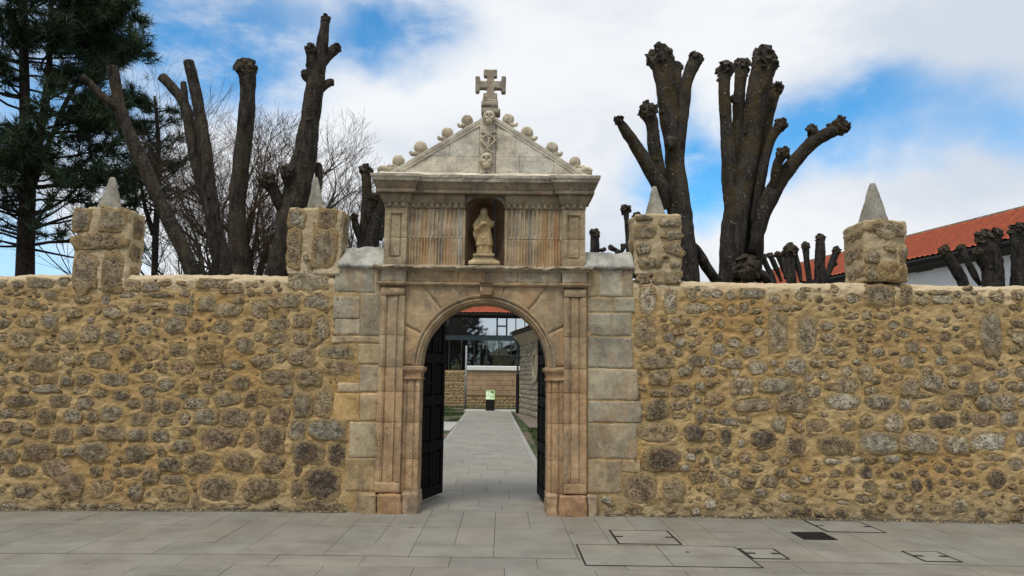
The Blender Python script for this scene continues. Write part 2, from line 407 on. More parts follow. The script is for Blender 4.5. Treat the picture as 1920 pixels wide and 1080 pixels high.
def rbox(x0, x1, y0, y1, z0, z1, step=.06, amp=.006, bev=.012, seed=None):
    """a dressed block: subdivided, softened edges, slightly uneven faces"""
    seed = random.random()*50 if seed is None else seed
    nx, ny, nzn = (max(1, int(round((b-a)/step))) for a, b in ((x0, x1), (y0, y1), (z0, z1)))
    nx, ny, nzn = min(nx, 60), min(ny, 12), min(nzn, 60)
    bm = bmesh.new(); cache = {}
    def ax(a, b, n):
        ts = [0, bev/(b-a)] + [i/n for i in range(1, n)] + [1-bev/(b-a), 1]
        return [a+(b-a)*min(1, max(0, q)) for q in sorted(set(round(q, 5) for q in ts))]
    X, Y, Z = ax(x0, x1, nx), ax(y0, y1, ny), ax(z0, z1, nzn)
    def gv(i, j, k):
        key = (i, j, k)
        if key not in cache:
            p = Vector((X[i], Y[j], Z[k]))
            edges = (i in (0, len(X)-1)) + (j in (0, len(Y)-1)) + (k in (0, len(Z)-1))
            if edges >= 2:
                q = bev*(.42+.9*max(0, nz(p, 9, seed+3)))
                if i == 0: p.x += q
                if i == len(X)-1: p.x -= q
                if j == 0: p.y += q
                if j == len(Y)-1: p.y -= q
                if k == 0: p.z += q
                if k == len(Z)-1: p.z -= q
            cache[key] = bm.verts.new(p)
        return cache[key]
    a, b, c = len(X)-1, len(Y)-1, len(Z)-1
    for i in range(a):
        for k in range(c):
            bm.faces.new((gv(i, 0, k), gv(i+1, 0, k), gv(i+1, 0, k+1), gv(i, 0, k+1)))
            bm.faces.new((gv(i+1, b, k), gv(i, b, k), gv(i, b, k+1), gv(i+1, b, k+1)))
    for j in range(b):
        for k in range(c):
            bm.faces.new((gv(0, j+1, k), gv(0, j, k), gv(0, j, k+1), gv(0, j+1, k+1)))
            bm.faces.new((gv(a, j, k), gv(a, j+1, k), gv(a, j+1, k+1), gv(a, j, k+1)))
    for i in range(a):
        for j in range(b):
            bm.faces.new((gv(i, j, c), gv(i+1, j, c), gv(i+1, j+1, c), gv(i, j+1, c)))
            bm.faces.new((gv(i, j+1, 0), gv(i+1, j+1, 0), gv(i+1, j, 0), gv(i, j, 0)))
    if amp: roughen(bm, amp, 5.5, seed, amp*.6, 17)
    return bm

# numpy value noise (2D), for the big mortar sheets
def vnoise(x, y, seed):
    rs = np.random.RandomState(seed); g = rs.rand(256, 256)
    xi = np.floor(x).astype(int); yi = np.floor(y).astype(int)
    fx = x-xi; fy = y-yi; fx = fx*fx*(3-2*fx); fy = fy*fy*(3-2*fy)
    a = g[xi % 256, yi % 256]; b = g[(xi+1) % 256, yi % 256]; c = g[xi % 256, (yi+1) % 256]; d = g[(xi+1) % 256, (yi+1) % 256]
    return (a*(1-fx)+b*fx)*(1-fy)+(c*(1-fx)+d*fx)*fy - .5
def fbm(x, y, sc_, seed, oct_=3):
    r = 0; a = 1.
    for i in range(oct_):
        r = r + a*vnoise(x*sc_*2**i+i*17.3, y*sc_*2**i+i*9.1, seed+i); a *= .5
    return r

# ------------------------------------------------------------------ main dimensions
WY = 9.18                    # plane of the rubble wall's face
PY = 9.04                    # front of the gateway plinths
_gx = [at(px, py, WY) for px, py in ((0, 956), (400, 957), (640, 959), (1130, 966), (1500, 972), (1920, 981))]
GXX = [-30]+[p.x for p in _gx]+[30]; GZZ = [_gx[0].z]+[p.z for p in _gx]+[_gx[-1].z]
def gz(x, y=8.):
    t = min(1, max(0, (y-(WY+.2))/1.5))
    return float(np.interp(x, GXX, GZZ))*(1-t)

# ------------------------------------------------------------------ ground, pavement, path
bm = bmesh.new(); bx(bm, -900, 900, -900, 900, -1.2, -.16)
tag(obj('ground', bm, 'ground'), kind='structure')
bm = bmesh.new(); xs = sorted(set(list(np.linspace(-30, 30, 61))+GXX))
def sheet(bm, xs, ys, zf):
    g = [[bm.verts.new((x, y, zf(x, y))) for x in xs] for y in ys]
    for j in range(len(ys)-1):
        for i in range(len(xs)-1): bm.faces.new((g[j][i], g[j][i+1], g[j+1][i+1], g[j+1][i]))
sheet(bm, xs, [-30, 0, 6, 8, WY+.2, WY+.7], lambda x, y: gz(x, y)-.012)
pavement = tag(obj('pavement', bm, 'joint'), kind='structure')
bm = bmesh.new(); sheet(bm, list(np.linspace(-30, 30, 31)), [WY+.7, 10.2, 14, 20, 30, 45, 60], lambda x, y: -.03)
yard = tag(obj('garden_ground', bm, 'ground'), kind='structure')

G0 = (.232, .218, .184)
def slab(parent, x0, x1, y0, y1, zf, col, name='paving_slab', gap=.0025, sx=0., mat='paving'):
    q = gap; bm = bmesh.new(); dz = random.uniform(-.0012, .0012)
    pts = []
    for zz in (-.03, 0):
        for (x, y) in ((x0+q, y0+q), (x1-q, y0+q), (x1-q, y1-q), (x0+q, y1-q)):
            pts.append((x+sx*(y-y0), y, zf(x, y)+zz+dz))
    hexa(bm, pts)
    return obj(name, bm, mat, parent, col)
def gcol(v=.05, base=G0):
    k = 1+random.uniform(-v, v); wv = random.uniform(-.03, .03)
    return (base[0]*k*(1+wv), base[1]*k, base[2]*k*(1-wv))
rows = [at(0+900, py, Z=0).y for py in (984.5, 1017, 1039, 1058.5, 1079, 1100, 1122)]
yy = [WY+.2]+rows
JX = [at(px, 1039, Z=0).x for px in (765, 925, 1085)]
ref = JX[1]; step = .775
nsl = 0
for r in range(len(yy)-1):
    y1, y0 = yy[r], yy[r+1]
    wid = step/2 if r == 0 else step
    off = [0, .0, .0, .39, .1, .45, .2][r]
    k0 = int((-7.6-ref)/wid); k1 = int((7.6-ref)/wid)
    for k in range(k0, k1+1):
        x0 = ref+off+k*wid
        if r == 1 and k % 3:            # some of the second row are halved
            slab(pavement, x0, x0+wid/2, y0, y1, gz, gcol()); slab(pavement, x0+wid/2, x0+wid, y0, y1, gz, gcol())
        else: slab(pavement, x0, x0+wid, y0 + (.011 if r == 2 else 0), y1 - (.010 if r == 3 else 0), gz, gcol())
# nearer ground under the camera: same paving carried on as one joined field
bm = bmesh.new(); y = yy[-1]
while y > 0:
    x = -7.6
    while x < 7.6:
        q = .003; pts = []
        for zz in (-.03, 0):
            for (a, b) in ((x+q, y-.4+q), (x+step-q, y-.4+q), (x+step-q, y-q), (x+q, y-q)): pts.append((a, b, gz(a, b)+zz))
        hexa(bm, pts); x += step
    y -= .4
o = obj('paving_slab', bm, 'paving', pavement, G0); o['kind'] = 'stuff'

# garden path in the gateway and beyond
path = thing('path', None, None, (0, WY+.4, 0), kind='structure')
bm = bmesh.new()
hexa(bm, [(-1.42, WY+.2, -.078), (.85, WY+.2, -.078), (.45, 36.2, -.024), (-1.76, 36.2, -.024), (-1.42, WY+.2, -.058), (.85, WY+.2, -.058), (.45, 36.2, -.012), (-1.76, 36.2, -.012)])
obj('path_bed', bm, 'joint', path)
def pxc(y): return -.325-.0145*(y-12)
zf0 = lambda x, y: gz(x, y)
y = WY+.2; i = 0
while y < 35.9:
    dy = .38 if i < 2 else (.62 if y < 20 else .9)
    c = pxc(y+dy/2); hw = 1.06
    fr = [[0, .30, .66, 1], [0, .5, 1], [0, .38, .72, 1], [0, .55, 1]][i % 4]
    for a, b in zip(fr, fr[1:]):
        slab(path, c-hw+.12+(2*hw-.24)*a, c-hw+.12+(2*hw-.24)*b, y, y+dy, zf0, gcol(.06, (.265, .25, .212)), sx=-.0145)
    for s in (-1, 1):
        xa = c-hw if s < 0 else c+hw-.12
        if i % 2 == 0: slab(path, xa, xa+.12, y, y+dy*2, zf0, gcol(.1, (.31, .30, .27)), 'kerb_stone', sx=-.0145)
    y += dy; i += 1
# pale cross path, gravel, far cross strip
bm = bmesh.new(); bx(bm, -9, pxc(25)-1.07, 22.8, 27., -.05, .005)
tag(obj('side_path', bm, 'concrete'), kind='structure')
bm = bmesh.new(); bx(bm, pxc(36)-1.2, 1.6, 36.0, 37.6, -.05, .004)
tag(obj('cross_path', bm, 'concrete'), kind='structure')
bm = bmesh.new(); hexa(bm, [(.50, 35.9, -.025), (.88, 24.5, -.025), (6, 22.5, -.025), (6, 35.9, -.025), (.50, 35.9, .0), (.88, 24.5, .0), (6, 22.5, .0), (6, 35.9, .0)])
tag(obj('gravel_bed', bm, 'gravel'), kind='structure')
# grass blades
rs = np.random.RandomState(3); V = []; F = []
n = 0
for _ in range(26000):
    if rs.rand() < .72: x, y = rs.uniform(-6, -1.45), rs.uniform(27.2, 40.5) if rs.rand() < .7 else rs.uniform(12, 22.5)
    else: x, y = rs.uniform(.8, 3.), rs.uniform(12, 24)
    if x > pxc(y)-1.1 and x < pxc(y)+1.1: continue
    if mnoise.noise(Vector((x*.5, y*.35, 3))) < (-.05 if y > 27 else .12): continue
    a = rs.uniform(0, 6.28); h = rs.uniform(.04, .11); wd = rs.uniform(.008, .018); dx, dy = math.cos(a)*wd, math.sin(a)*wd
    V += [(x-dx, y-dy, -.03), (x+dx, y+dy, -.03), (x+dy*2, y-dx*2, h-.03)]; F.append((n, n+1, n+2)); n += 3
tag(npobj('grass', V, F, 'grass', smooth=False), 'short green grass patches beside the path beyond the gate', 'grass', kind='stuff')

# ------------------------------------------------------------------ rubble stones
CROP = {'A': (0, 370, 3.2727), 'B': (0, 680, 3.2727), 'C': (400, 370, 3.2727), 'D': (400, 680, 3.2727),
        'E': (1060, 370, 3.2727), 'F': (1060, 680, 3.2727), 'G': (1460, 500, 3.8565), 'H': (1460, 720, 3.8565)}
SC = {'g': (.30, .265, .205), 'd': (.215, .168, .118), 'D': (.115, .092, .078), 'l': (.42, .385, .31), 'L': (.56, .54, .47),
      'm': (.38, .30, .185), 'o': (.40, .26, .10), 'r': (.28, .18, .12), 'R': (.33, .13, .06), 'b': (.32, .30, .25)}
LEFT = """A 250 525 160 60 l;395 515 60 60 g;20 530 50 50 g;110 535 60 35 l;810 545 110 75 m;930 550 110 60 l;1020 525 60 40 m;1310 530 190 60 g;1450 560 90 60 g;1520 545 35 20 d;315 600 90 50 m;510 620 100 55 g;655 630 60 60 l;785 605 90 35 l;970 600 180 35 g;1135 590 60 50 l;205 655 70 50 g;30 640 70 40 g;690 705 110 70 l;850 680 120 50 g;980 665 110 50 m;1180 630 30 70 g;1275 650 110 90 g;1465 635 60 50 g;1130 690 120 80 g;1400 690 180 80 m;305 760 100 100 l;170 760 110 80 m;450 710 100 60 m;30 775 70 60 g;560 835 120 110 g;690 855 110 100 g;415 855 110 80 g;140 870 150 110 m;215 825 50 30 d;885 815 100 70 m;1075 785 130 110 g;1210 790 70 70 m;1370 800 120 80 m;1530 790 80 70 d;20 860 60 50 m;305 885 60 35 m;855 915 50 50 r;250 925 50 35 d;340 930 60 40 d;770 950 80 80 d;925 960 100 90 o;1095 940 110 90 d;1290 960 170 130 o;1500 910 120 90 d;1395 885 40 40 d;260 1010 200 110 d;415 985 90 60 m;490 995 60 60 d;610 1005 140 100 d;850 1045 80 60 d;990 1040 70 70 d;1120 1045 140 90 r;1450 1030 80 60 g;1360 1045 80 40 d;75 1045 100 40 d;20 980 50 60 d;1015 985 40 35 r;560 755 50 40 l;340 690 40 30 m;605 700 30 40 r;700 780 60 35 m;960 760 50 60 g
B 110 105 70 45 d;210 100 65 60 d;310 100 90 70 o;410 112 70 60 g;530 105 110 70 d;705 105 180 80 d;915 95 110 50 m;1025 138 100 75 g;1350 80 90 80 d;1165 145 90 75 o;1280 158 70 65 d;1480 125 110 80 d;20 115 50 45 d;145 165 70 30 m;285 160 170 50 l;495 175 90 40 m;620 190 90 50 d;745 200 90 60 d;910 175 100 80 d;1130 205 60 40 g;1395 225 150 80 d;1545 225 90 90 d;130 235 190 75 d;370 235 130 75 d;525 245 105 75 g;820 250 70 55 d;930 265 100 90 d;1045 270 100 80 d;1200 250 140 70 g;50 310 90 60 g;150 315 80 50 m;290 330 115 90 d;450 325 105 85 g;570 330 60 70 g;690 315 140 95 g;865 345 120 80 d;1010 365 90 60 d;1135 345 70 80 g;1265 330 145 95 g;1450 340 180 105 d;45 395 110 60 r;165 410 90 70 d;255 430 70 60 m;385 445 130 95 d;525 415 100 75 d;685 430 170 90 d;850 440 115 80 g;985 450 100 75 g;1150 425 105 50 d;1345 460 240 130 r;1535 465 80 90 r;90 480 90 40 g;240 545 200 110 r;50 570 110 90 d;415 550 80 55 d;575 545 190 125 g;845 560 160 115 d;1125 510 115 90 g;990 550 50 60 d;140 665 165 70 d;350 650 180 120 r;440 745 150 130 r;590 660 85 70 d;775 675 190 60 d;1045 625 145 90 d;1230 620 180 120 d;1465 610 200 115 d;150 790 150 90 d;630 770 140 110 m;835 790 100 100 g;925 700 100 90 d;1065 720 150 55 g;1060 810 190 90 m;1340 775 220 150 d;1535 800 90 100 d;1200 850 50 90 g;540 885 130 40 g;690 885 120 40 g;890 885 130 40 m;1430 895 150 35 g;60 880 110 40 l;330 880 100 30 d
C 335 577 50 30 l;375 645 120 60 g;475 635 115 80 g;635 640 150 85 l;285 690 110 110 g;405 785 135 80 d;430 735 40 40 m;545 755 105 85 d;665 805 80 155 b;540 865 95 80 g;395 865 130 80 d;280 860 60 50 g;370 940 90 35 g;540 980 165 115 d;415 985 50 60 m;305 1010 130 90 d;765 950 215 85 d;785 1045 210 80 r;600 905 60 30 m;585 510 260 140 g;120 560 1 1 g
D 395 90 190 90 d;590 90 150 105 d;300 210 240 100 o;455 180 60 80 g;550 255 120 150 d;680 240 110 170 m;285 335 60 90 d;405 325 110 120 r;520 410 95 130 g;705 415 235 130 b;355 470 170 160 d;580 550 205 130 D;760 565 110 150 D;365 625 145 110 d;520 660 50 80 D;670 740 230 200 D;310 770 240 130 d;515 770 70 100 d;660 875 300 60 d"""
RIGHT = """E 480 495 70 75 d;625 495 160 75 g;505 635 100 180 l;645 640 80 140 l;490 825 135 170 m;775 595 65 70 g;810 560 30 30 l;860 595 55 45 g;930 595 70 50 l;1010 605 55 45 l;1145 590 150 60 l;1285 620 70 45 l;1430 610 40 50 g;810 680 150 65 g;935 680 60 40 m;1025 695 65 70 d;1095 680 60 60 d;1170 700 70 35 m;1350 680 180 40 m;680 760 70 40 r;750 765 45 35 r;690 825 80 45 R;815 885 40 55 R;635 860 65 60 l;705 890 70 55 l;780 905 45 50 g;780 830 60 45 g;870 765 70 50 m;955 780 50 50 d;935 855 60 50 d;1035 895 85 60 b;1110 805 70 40 m;1185 830 70 60 g;1305 830 120 250 g;1140 945 120 65 g;940 935 90 80 l;610 800 40 40 r;680 950 60 35 l;590 945 60 40 d;565 1005 210 85 d;805 1000 115 70 g;900 1005 40 45 l;1015 1020 140 65 g;1180 1045 120 90 l;1280 1015 40 35 l;1400 1030 100 90 l;735 1060 90 60 g;870 1060 110 50 g
F 580 90 125 90 d;880 65 100 50 g;1040 65 60 40 l;1315 55 70 50 g;710 165 115 75 d;825 145 60 55 l;1085 145 135 110 b;1300 140 230 90 b;580 185 105 45 d;910 225 115 80 r;815 230 45 40 l;565 285 140 130 d;1150 260 235 80 g;1365 240 150 120 d;685 265 80 55 m;755 265 40 70 g;825 330 50 80 l;890 300 50 40 d;970 305 50 30 g;900 350 80 50 d;1000 360 115 50 b;1105 350 80 45 m;1310 380 85 90 b;700 330 90 30 m;565 430 240 125 m;790 430 125 110 D;890 450 60 60 m;985 455 75 110 D;1080 495 40 60 l;1215 470 160 120 D;1400 500 100 120 r;590 590 220 150 D;810 540 60 35 m;765 580 70 45 l;905 530 65 50 o;990 555 60 45 d;930 610 50 80 g;850 600 55 40 m;985 600 60 40 o;1100 585 85 60 d;1210 580 80 45 g;1340 600 80 50 d;735 645 60 40 l;1170 650 80 50 d;855 650 60 35 r;1035 680 75 50 d;1320 675 65 60 d;1415 655 50 40 g;905 700 55 55 d;790 705 50 70 m;840 700 40 60 r;975 740 80 70 g;1115 735 105 80 d;1255 730 105 70 d;455 775 215 180 r;665 785 135 140 d;1010 800 115 65 d;885 790 60 50 m;820 770 30 25 o;1200 795 80 50 g;1160 845 60 30 d;1350 825 80 50 d;890 865 80 70 l;1230 880 80 40 m;1120 925 60 50 g;250 845 90 50 l;275 900 80 45 d;420 905 110 50 d;640 905 90 40 d;800 910 60 50 l;1400 920 80 70 D
G 190 170 80 40 m;165 225 80 55 b;530 235 100 70 l;405 165 60 60 m;290 235 50 50 m;1045 245 95 60 b;1165 190 170 35 m;1185 240 160 60 l;1360 250 80 45 g;1460 245 60 55 l;1575 215 110 80 g;1725 200 80 70 g;1370 155 70 30 d;1290 200 50 50 l;730 205 215 140 d;920 210 80 140 d;90 300 160 50 m;205 490 140 270 d;1530 480 160 310 b;350 430 120 55 b;355 510 100 75 g;465 555 110 45 m;360 610 105 60 g;455 640 80 45 r;635 350 75 60 g;745 355 95 60 m;525 360 110 50 d;460 425 70 35 m;575 450 80 50 d;660 420 90 45 m;825 425 80 55 l;935 410 75 80 r;1070 395 60 30 r;1035 465 100 40 r;900 490 90 45 l;780 505 65 50 d;660 485 70 25 r;610 590 75 65 r;660 535 60 25 o;1080 520 60 40 g;1185 380 100 50 m;1280 450 55 40 D;1200 510 80 70 d;1380 435 45 25 m;1310 360 75 35 m;1375 550 100 75 r;1285 605 70 50 r;1155 595 60 70 d;720 620 90 70 b;965 580 95 80 g;1045 605 45 40 l;830 625 70 30 d;125 720 140 120 l;275 700 90 60 m;385 700 80 55 m;210 805 80 75 m;315 785 85 65 b;495 755 85 75 b;625 765 110 110 g;565 690 60 45 l;790 735 80 60 m;925 685 110 95 b;1170 680 85 70 l;1065 750 90 60 m;1300 745 190 80 m;1440 690 90 45 d;1530 735 80 35 r;1610 770 100 70 l;1750 765 80 80 g;1720 410 100 60 d;1680 470 60 50 r;1740 520 110 90 g;1710 600 80 50 m;55 840 120 85 b;240 900 130 100 g;485 855 160 115 g;370 870 90 50 m;670 895 100 55 m;860 800 90 60 o;800 840 80 60 o;700 830 60 45 m;950 870 130 120 g;1110 840 180 130 b;1260 840 80 80 m;1395 885 100 110 d;1535 865 110 85 b;1685 865 85 60 m;1750 870 60 60 l;1000 935 200 25 m
H 110 130 230 130 d;460 130 260 120 l;725 130 210 105 l;910 150 90 90 l;1080 170 160 70 g;1265 125 135 125 d;1480 130 110 110 l;1620 130 180 110 b;1760 130 60 60 l;145 225 90 35 m;320 225 80 40 m;15 290 60 110 g;135 300 80 70 r;280 300 170 90 r;500 305 110 80 d;635 270 95 90 m;830 280 140 120 l;995 285 120 75 r;1180 270 190 110 D;1350 245 90 90 m;1470 260 190 100 r;1660 250 130 100 l;115 450 150 150 r;410 445 260 140 d;720 425 290 160 l;1020 425 270 150 l;1280 440 190 130 l;1520 415 260 130 L;1750 400 80 110 l;1350 340 80 40 m;40 555 90 50 g;390 560 150 40 l;565 545 90 40 l;820 545 110 60 l;670 550 90 60 r;940 530 60 40 r;1040 545 70 45 r;1220 545 60 30 r;1350 575 100 40 o;1560 535 150 50 m;1710 580 110 90 g;20 640 70 60 D;130 620 60 40 d;270 610 60 50 m;405 650 80 60 r;510 625 70 70 r;630 645 95 90 D;860 655 95 50 d;950 625 60 35 o;1045 640 70 60 r;1165 610 90 60 d;1280 635 80 45 r;1375 650 70 45 r;1470 600 80 40 m;1570 690 140 130 D;195 690 100 60 g;390 725 90 50 r;510 730 60 50 r;85 710 100 60 m;655 745 110 80 d;870 740 80 40 l;990 735 95 95 D;1085 725 50 80 D;1185 710 60 50 r;1295 720 80 60 r;1410 745 85 45 r;1510 790 95 45 g;50 820 110 60 g;150 840 90 50 d;600 830 100 60 d;680 835 50 50 g;800 800 120 45 g;930 825 80 50 d;1210 790 80 50 r;460 855 90 35 l;745 890 70 70 o;100 940 90 80 D;200 925 80 70 D;310 930 100 70 m;445 945 100 75 D;880 890 70 60 r;1000 900 70 60 g;1310 880 110 90 g;1460 935 80 60 D;1150 900 120 60 m;1720 960 90 50 d;640 920 90 50 r"""
def parse(txt, plane):
    out = []
    for line in txt.split('\n'):
        c = line[0]; ox, oy, s = CROP[c]
        for it in line[2:].split(';'):
            x, y, w_, h_, t = it.split(); px, py = ox+float(x)/s, oy+float(y)/s
            w_, h_ = float(w_)/s, float(h_)/s
            if w_ < 5: continue
            p = at(px, py, plane); mpp = (at(px+50, py, plane).x-p.x)/50
            out.append([p.x, p.z, w_*mpp*1.10, h_*mpp*1.11, t])
    return out

def stone_arrays(seed, blocky):
    rs = np.random.RandomState(seed); N = 16
    ph = rs.uniform(0, 6.28, 8); am = rs.uniform(.02, .095, 8)*(.45 if blocky else 1.)
    cutn = 6.5 if blocky else 2.7
    kx, kz = rs.uniform(-.30, .30, 2)*(.6 if blocky else 1.)
    jag = rs.uniform(-.12, .12, 64)*(.6 if blocky else 1.)
    V = []; F = []
    rings = [(1.05, .55), (1.0, -.05), (.92, -.50), (.74, -.80), (.42, -.95)]
    gj = rs.uniform(-.35, .35, 2)
    for r, yv in rings:
        for i in range(N):
            a = 2*math.pi*i/N + rs.uniform(-.04, .04)
            ca, sa = math.cos(a), math.sin(a)
            rad = (abs(ca)**cutn+abs(sa)**cutn)**(-1/cutn)
            rad *= 1+sum(am[k]*math.sin((k+2)*a+ph[k]) for k in range(5))
            rad *= 1+jag[i]
            jr = 1+rs.uniform(-.05, .05); jy = rs.uniform(-.30, .30) if yv < -.3 else rs.uniform(-.05, .05)
            x, z = .5*rad*r*jr*ca, .5*rad*r*jr*sa
            x, z = x+kx*z*.8, z*(1+kz*x*1.8)
            V.append((x, yv+jy+gj[0]*x+gj[1]*z, z))
    V.append((0, -1+rs.uniform(-.1, .15), 0))
    for k in range(len(rings)-1):
        for i in range(N):
            a, b = k*N+i, k*N+(i+1) % N
            F.append((a, b, b+N)); F.append((a, b+N, a+N))
    c = len(V)-1; k = (len(rings)-1)*N
    for i in range(N): F.append((k+i, k+(i+1) % N, c))
    return np.array(V), np.array(F)
LIB = [stone_arrays(s, s >= 14) for s in range(24)]
LIBME = []
for V, F in LIB:
    me = bpy.data.meshes.new('stone'); me.from_pydata([tuple(v) for v in V], [], [tuple(int(q) for q in f) for f in F]); me.update()
    me.shade_smooth(); me.materials.append(M['rubble']); LIBME.append(me)

def wall_z(x, side):
    if side < 0: xs_ = [at(p, q, WY) for p, q in ((0, 515), (130, 513), (300, 513), (530, 515))]
    else: xs_ = [at(p, q, WY) for p, q in ((1290, 526), (1440, 529), (1590, 530), (1720, 533), (1920, 536))]
    return float(np.interp(x, [p.x for p in xs_], [p.z for p in xs_]))

def put_stone(parent, s, plane, proud=None, name='stone', rot=None, face=0.):
    x, z, w_, h_, t = s
    big = w_*h_
    li = random.randrange(14, 24) if (big > .035 or (w_ > .2 and h_ > .1)) and random.random() < .7 else random.randrange(0, 14)
    o = bpy.data.objects.new(name, LIBME[li]); link(o, parent)
    pr = proud if proud is not None else min(.042, .017+.09*min(w_, h_)) * random.uniform(.7, 1.2)
    o.location = Vector((x, plane, z))-inv(parent); o.scale = (w_, pr, h_)
    o.rotation_euler = (0, R_(random.uniform(-12, 12) if w_ < .22 else random.uniform(-4, 4)) if rot is None else rot, face)
    c = SC[t]; k = random.uniform(.88, 1.18)*(1.12 if x > 1.3 and t in 'glLb' else 1.)
    if proud is None:
        hf = max(0., min(1., (z-1.2)/.9)); f = (.22+.40*hf) if x < 0 else (.38+.22*hf)
        if t == 'D': f *= .45
    else: f = .35
    if t in 'lL': f *= .4
    c = tuple(c[i]*(1-f)+(.48, .385, .245)[i]*f for i in range(3)); hue = random.uniform(-.05, .05)
    o.color = (c[0]*k*(1+hue), c[1]*k, c[2]*k*(1-hue), 1)
    return o

def build_wall(name, label, x0, x1, side, stones, seed, quoin_x):
    t = thing(name, label, 'wall', ((x0+x1)/2, WY, 0))
    # fillers: small stones between the large ones; random coursing outside the picture
    rs = random.Random(seed); allst = [tuple(s) for s in stones]; fill = []
    ex = max(s[0] for s in stones)+.2 if side > 0 else min(s[0] for s in stones)-.1
    def free(x, z, r):
        for s in allst:
            if abs(x-s[0]) < s[2]*.52+r[0] and abs(z-s[1]) < s[3]*.54+r[1]: return False
        return True
    tries = 0
    while tries < 6000 and len(fill) < (380 if side < 0 else 230):
        tries += 1
        x = rs.uniform(x0+.05, x1-.05); far = (x > ex) if side > 0 else (x < ex)
        zt = wall_z(x, side)-.08; z = rs.uniform(.03, zt)
        if far: w_ = rs.uniform(.10, .38) if tries < 6000 else rs.uniform(.05, .15); h_ = w_*rs.uniform(.4, .75)
        else: w_ = rs.uniform(.04, .16)*(1 if rs.random() < .4 else .72); h_ = w_*rs.uniform(.4, .95)
        if not free(x, z, (w_*.5+.004, h_*.5+.004)): continue
        s = (x, z, w_, h_, 'g'); allst.append(s); fill.append(s)
    # mortar sheet
    nx = int((x1-x0)/.016); X = np.linspace(x0, x1, nx)
    zt = np.array([wall_z(x, side) for x in X]); zb = np.array([gz(x)-.05 for x in X])
    R = .10; nf = 170; nt = 24; TH = .52
    prof = [(0, q, 0) for q in np.linspace(0, 1, nf)]
    A = np.zeros((nf+nt+6, nx, 3)); Nn = np.zeros_like(A)
    for j in range(nf):
        A[j, :, 0] = X; A[j, :, 1] = WY; A[j, :, 2] = zb+(zt-R-zb)*(j/(nf-1)); Nn[j, :, 1] = -1
    for j in range(nt):
        a = (j+1)/nt*math.pi/2
        A[nf+j, :, 0] = X; A[nf+j, :, 1] = WY+R*1.3*(1-math.cos(a)); A[nf+j, :, 2] = zt-R+R*math.sin(a)
        Nn[nf+j, :, 1] = -math.cos(a); Nn[nf+j, :, 2] = math.sin(a)
    for j, (dy, dz) in enumerate(((.2, .012), (.3, .012), (.4, 0), (TH, -.06), (TH, -.6), (TH, -2.9))):
        A[nf+nt+j, :, 0] = X; A[nf+nt+j, :, 1] = WY+dy; A[nf+nt+j, :, 2] = zt+dz; Nn[nf+nt+j, :, 2] = .5
    gx, gzc = A[:, :, 0], A[:, :, 2]+A[:, :, 1]*.7
    h = fbm(gx, gzc, 3.2, seed, 3)*.026+fbm(gx, gzc*1.5, 12, seed+5, 4)*.022
    front = np.s_[:nf+6]
    lap = np.zeros_like(h[front]); ins = np.zeros_like(lap)
    Zf = A[front][:, :, 2]; Xf = A[front][:, :, 0]
    for (sx, sz, w_, h_, t_) in allst:
        i0, i1 = np.searchsorted(X, (sx-w_*.8-.03, sx+w_*.8+.03))
        if i1 <= i0: continue
        jj = np.where((Zf[:, min(i0, nx-1)] > sz-h_*.8-.05) & (Zf[:, min(i0, nx-1)] < sz+h_*.8+.05))[0]
        if len(jj) == 0: continue
        s_ = np.s_[jj[0]:jj[-1]+1, i0:i1]
        r = np.sqrt(((Xf[s_]-sx)/(w_*.5))**2+((Zf[s_]-sz)/(h_*.5))**2)+.10*fbm(Xf[s_], Zf[s_], 22, 5, 2)
        dist = (r-1)*min(w_, h_)*.5
        lap[s_] = np.maximum(lap[s_], np.exp(-((dist-.006)/.026)**2)*min(.012, .05*min(w_, h_)+.002))
        ins[s_] = np.maximum(ins[s_], (r < .88)*.02)
    lap *= np.clip(.55+2.2*fbm(Xf, Zf, 7, seed+31, 2), 0, 1.4)
    h[front] += lap-ins
    V = A+Nn*h[:, :, None]
    nr = V.shape[0]; idx = np.arange(nr*nx).reshape(nr, nx)
    F = np.stack([idx[:-1, :-1], idx[:-1, 1:], idx[1:, 1:], idx[1:, :-1]], -1).reshape(-1, 4)
    npobj('mortar_bed', V.reshape(-1, 3), F, 'mortar', t)
    bm = bmesh.new(); bx(bm, x0+.01, x1-.01, WY+.06, WY+TH-.04, -.1, min(zt)-.14); obj('core', bm, 'mortar', t)
    # stones
    st = sorted(stones, key=lambda s: -s[2]*s[3])
    for s in st[:299]: put_stone(t, s, WY+.004)
    rest = [tuple(s) for s in st[299:]]+fill
    VV = []; FF = []; n = 0
    for s in rest:
        V, F = LIB[rs.randrange(0, 14)]; pr = rs.uniform(.010, .026)
        ang = R_(rs.uniform(-12, 12)); ca, sa = math.cos(ang), math.sin(ang)
        q = V*np.array([s[2], pr, s[3]]); x = q[:, 0]*ca+q[:, 2]*sa; z = -q[:, 0]*sa+q[:, 2]*ca
        VV.append(np.stack([x+s[0], q[:, 1]+WY+.004, z+s[1]], -1)); FF.append(F+n); n += len(V)
    o = npobj('small_stone', np.concatenate(VV), np.concatenate(FF), 'rubble_small', t); o['kind'] = 'stuff'
    return t
Lst = parse(LEFT, WY); Rst = parse(RIGHT, WY)
XL = at(640, 750, WY).x; XR = at(1180, 750, WY).x
build_wall('stone_wall', 'long ochre rubble wall left of the gateway, dark quoins by its gate end', -8.6, XL, -1, Lst, 11, 0)
build_wall('stone_wall', 'long ochre rubble wall right of the gateway with grey limestone pieces', XR, 8.6, 1, Rst, 23, 0)

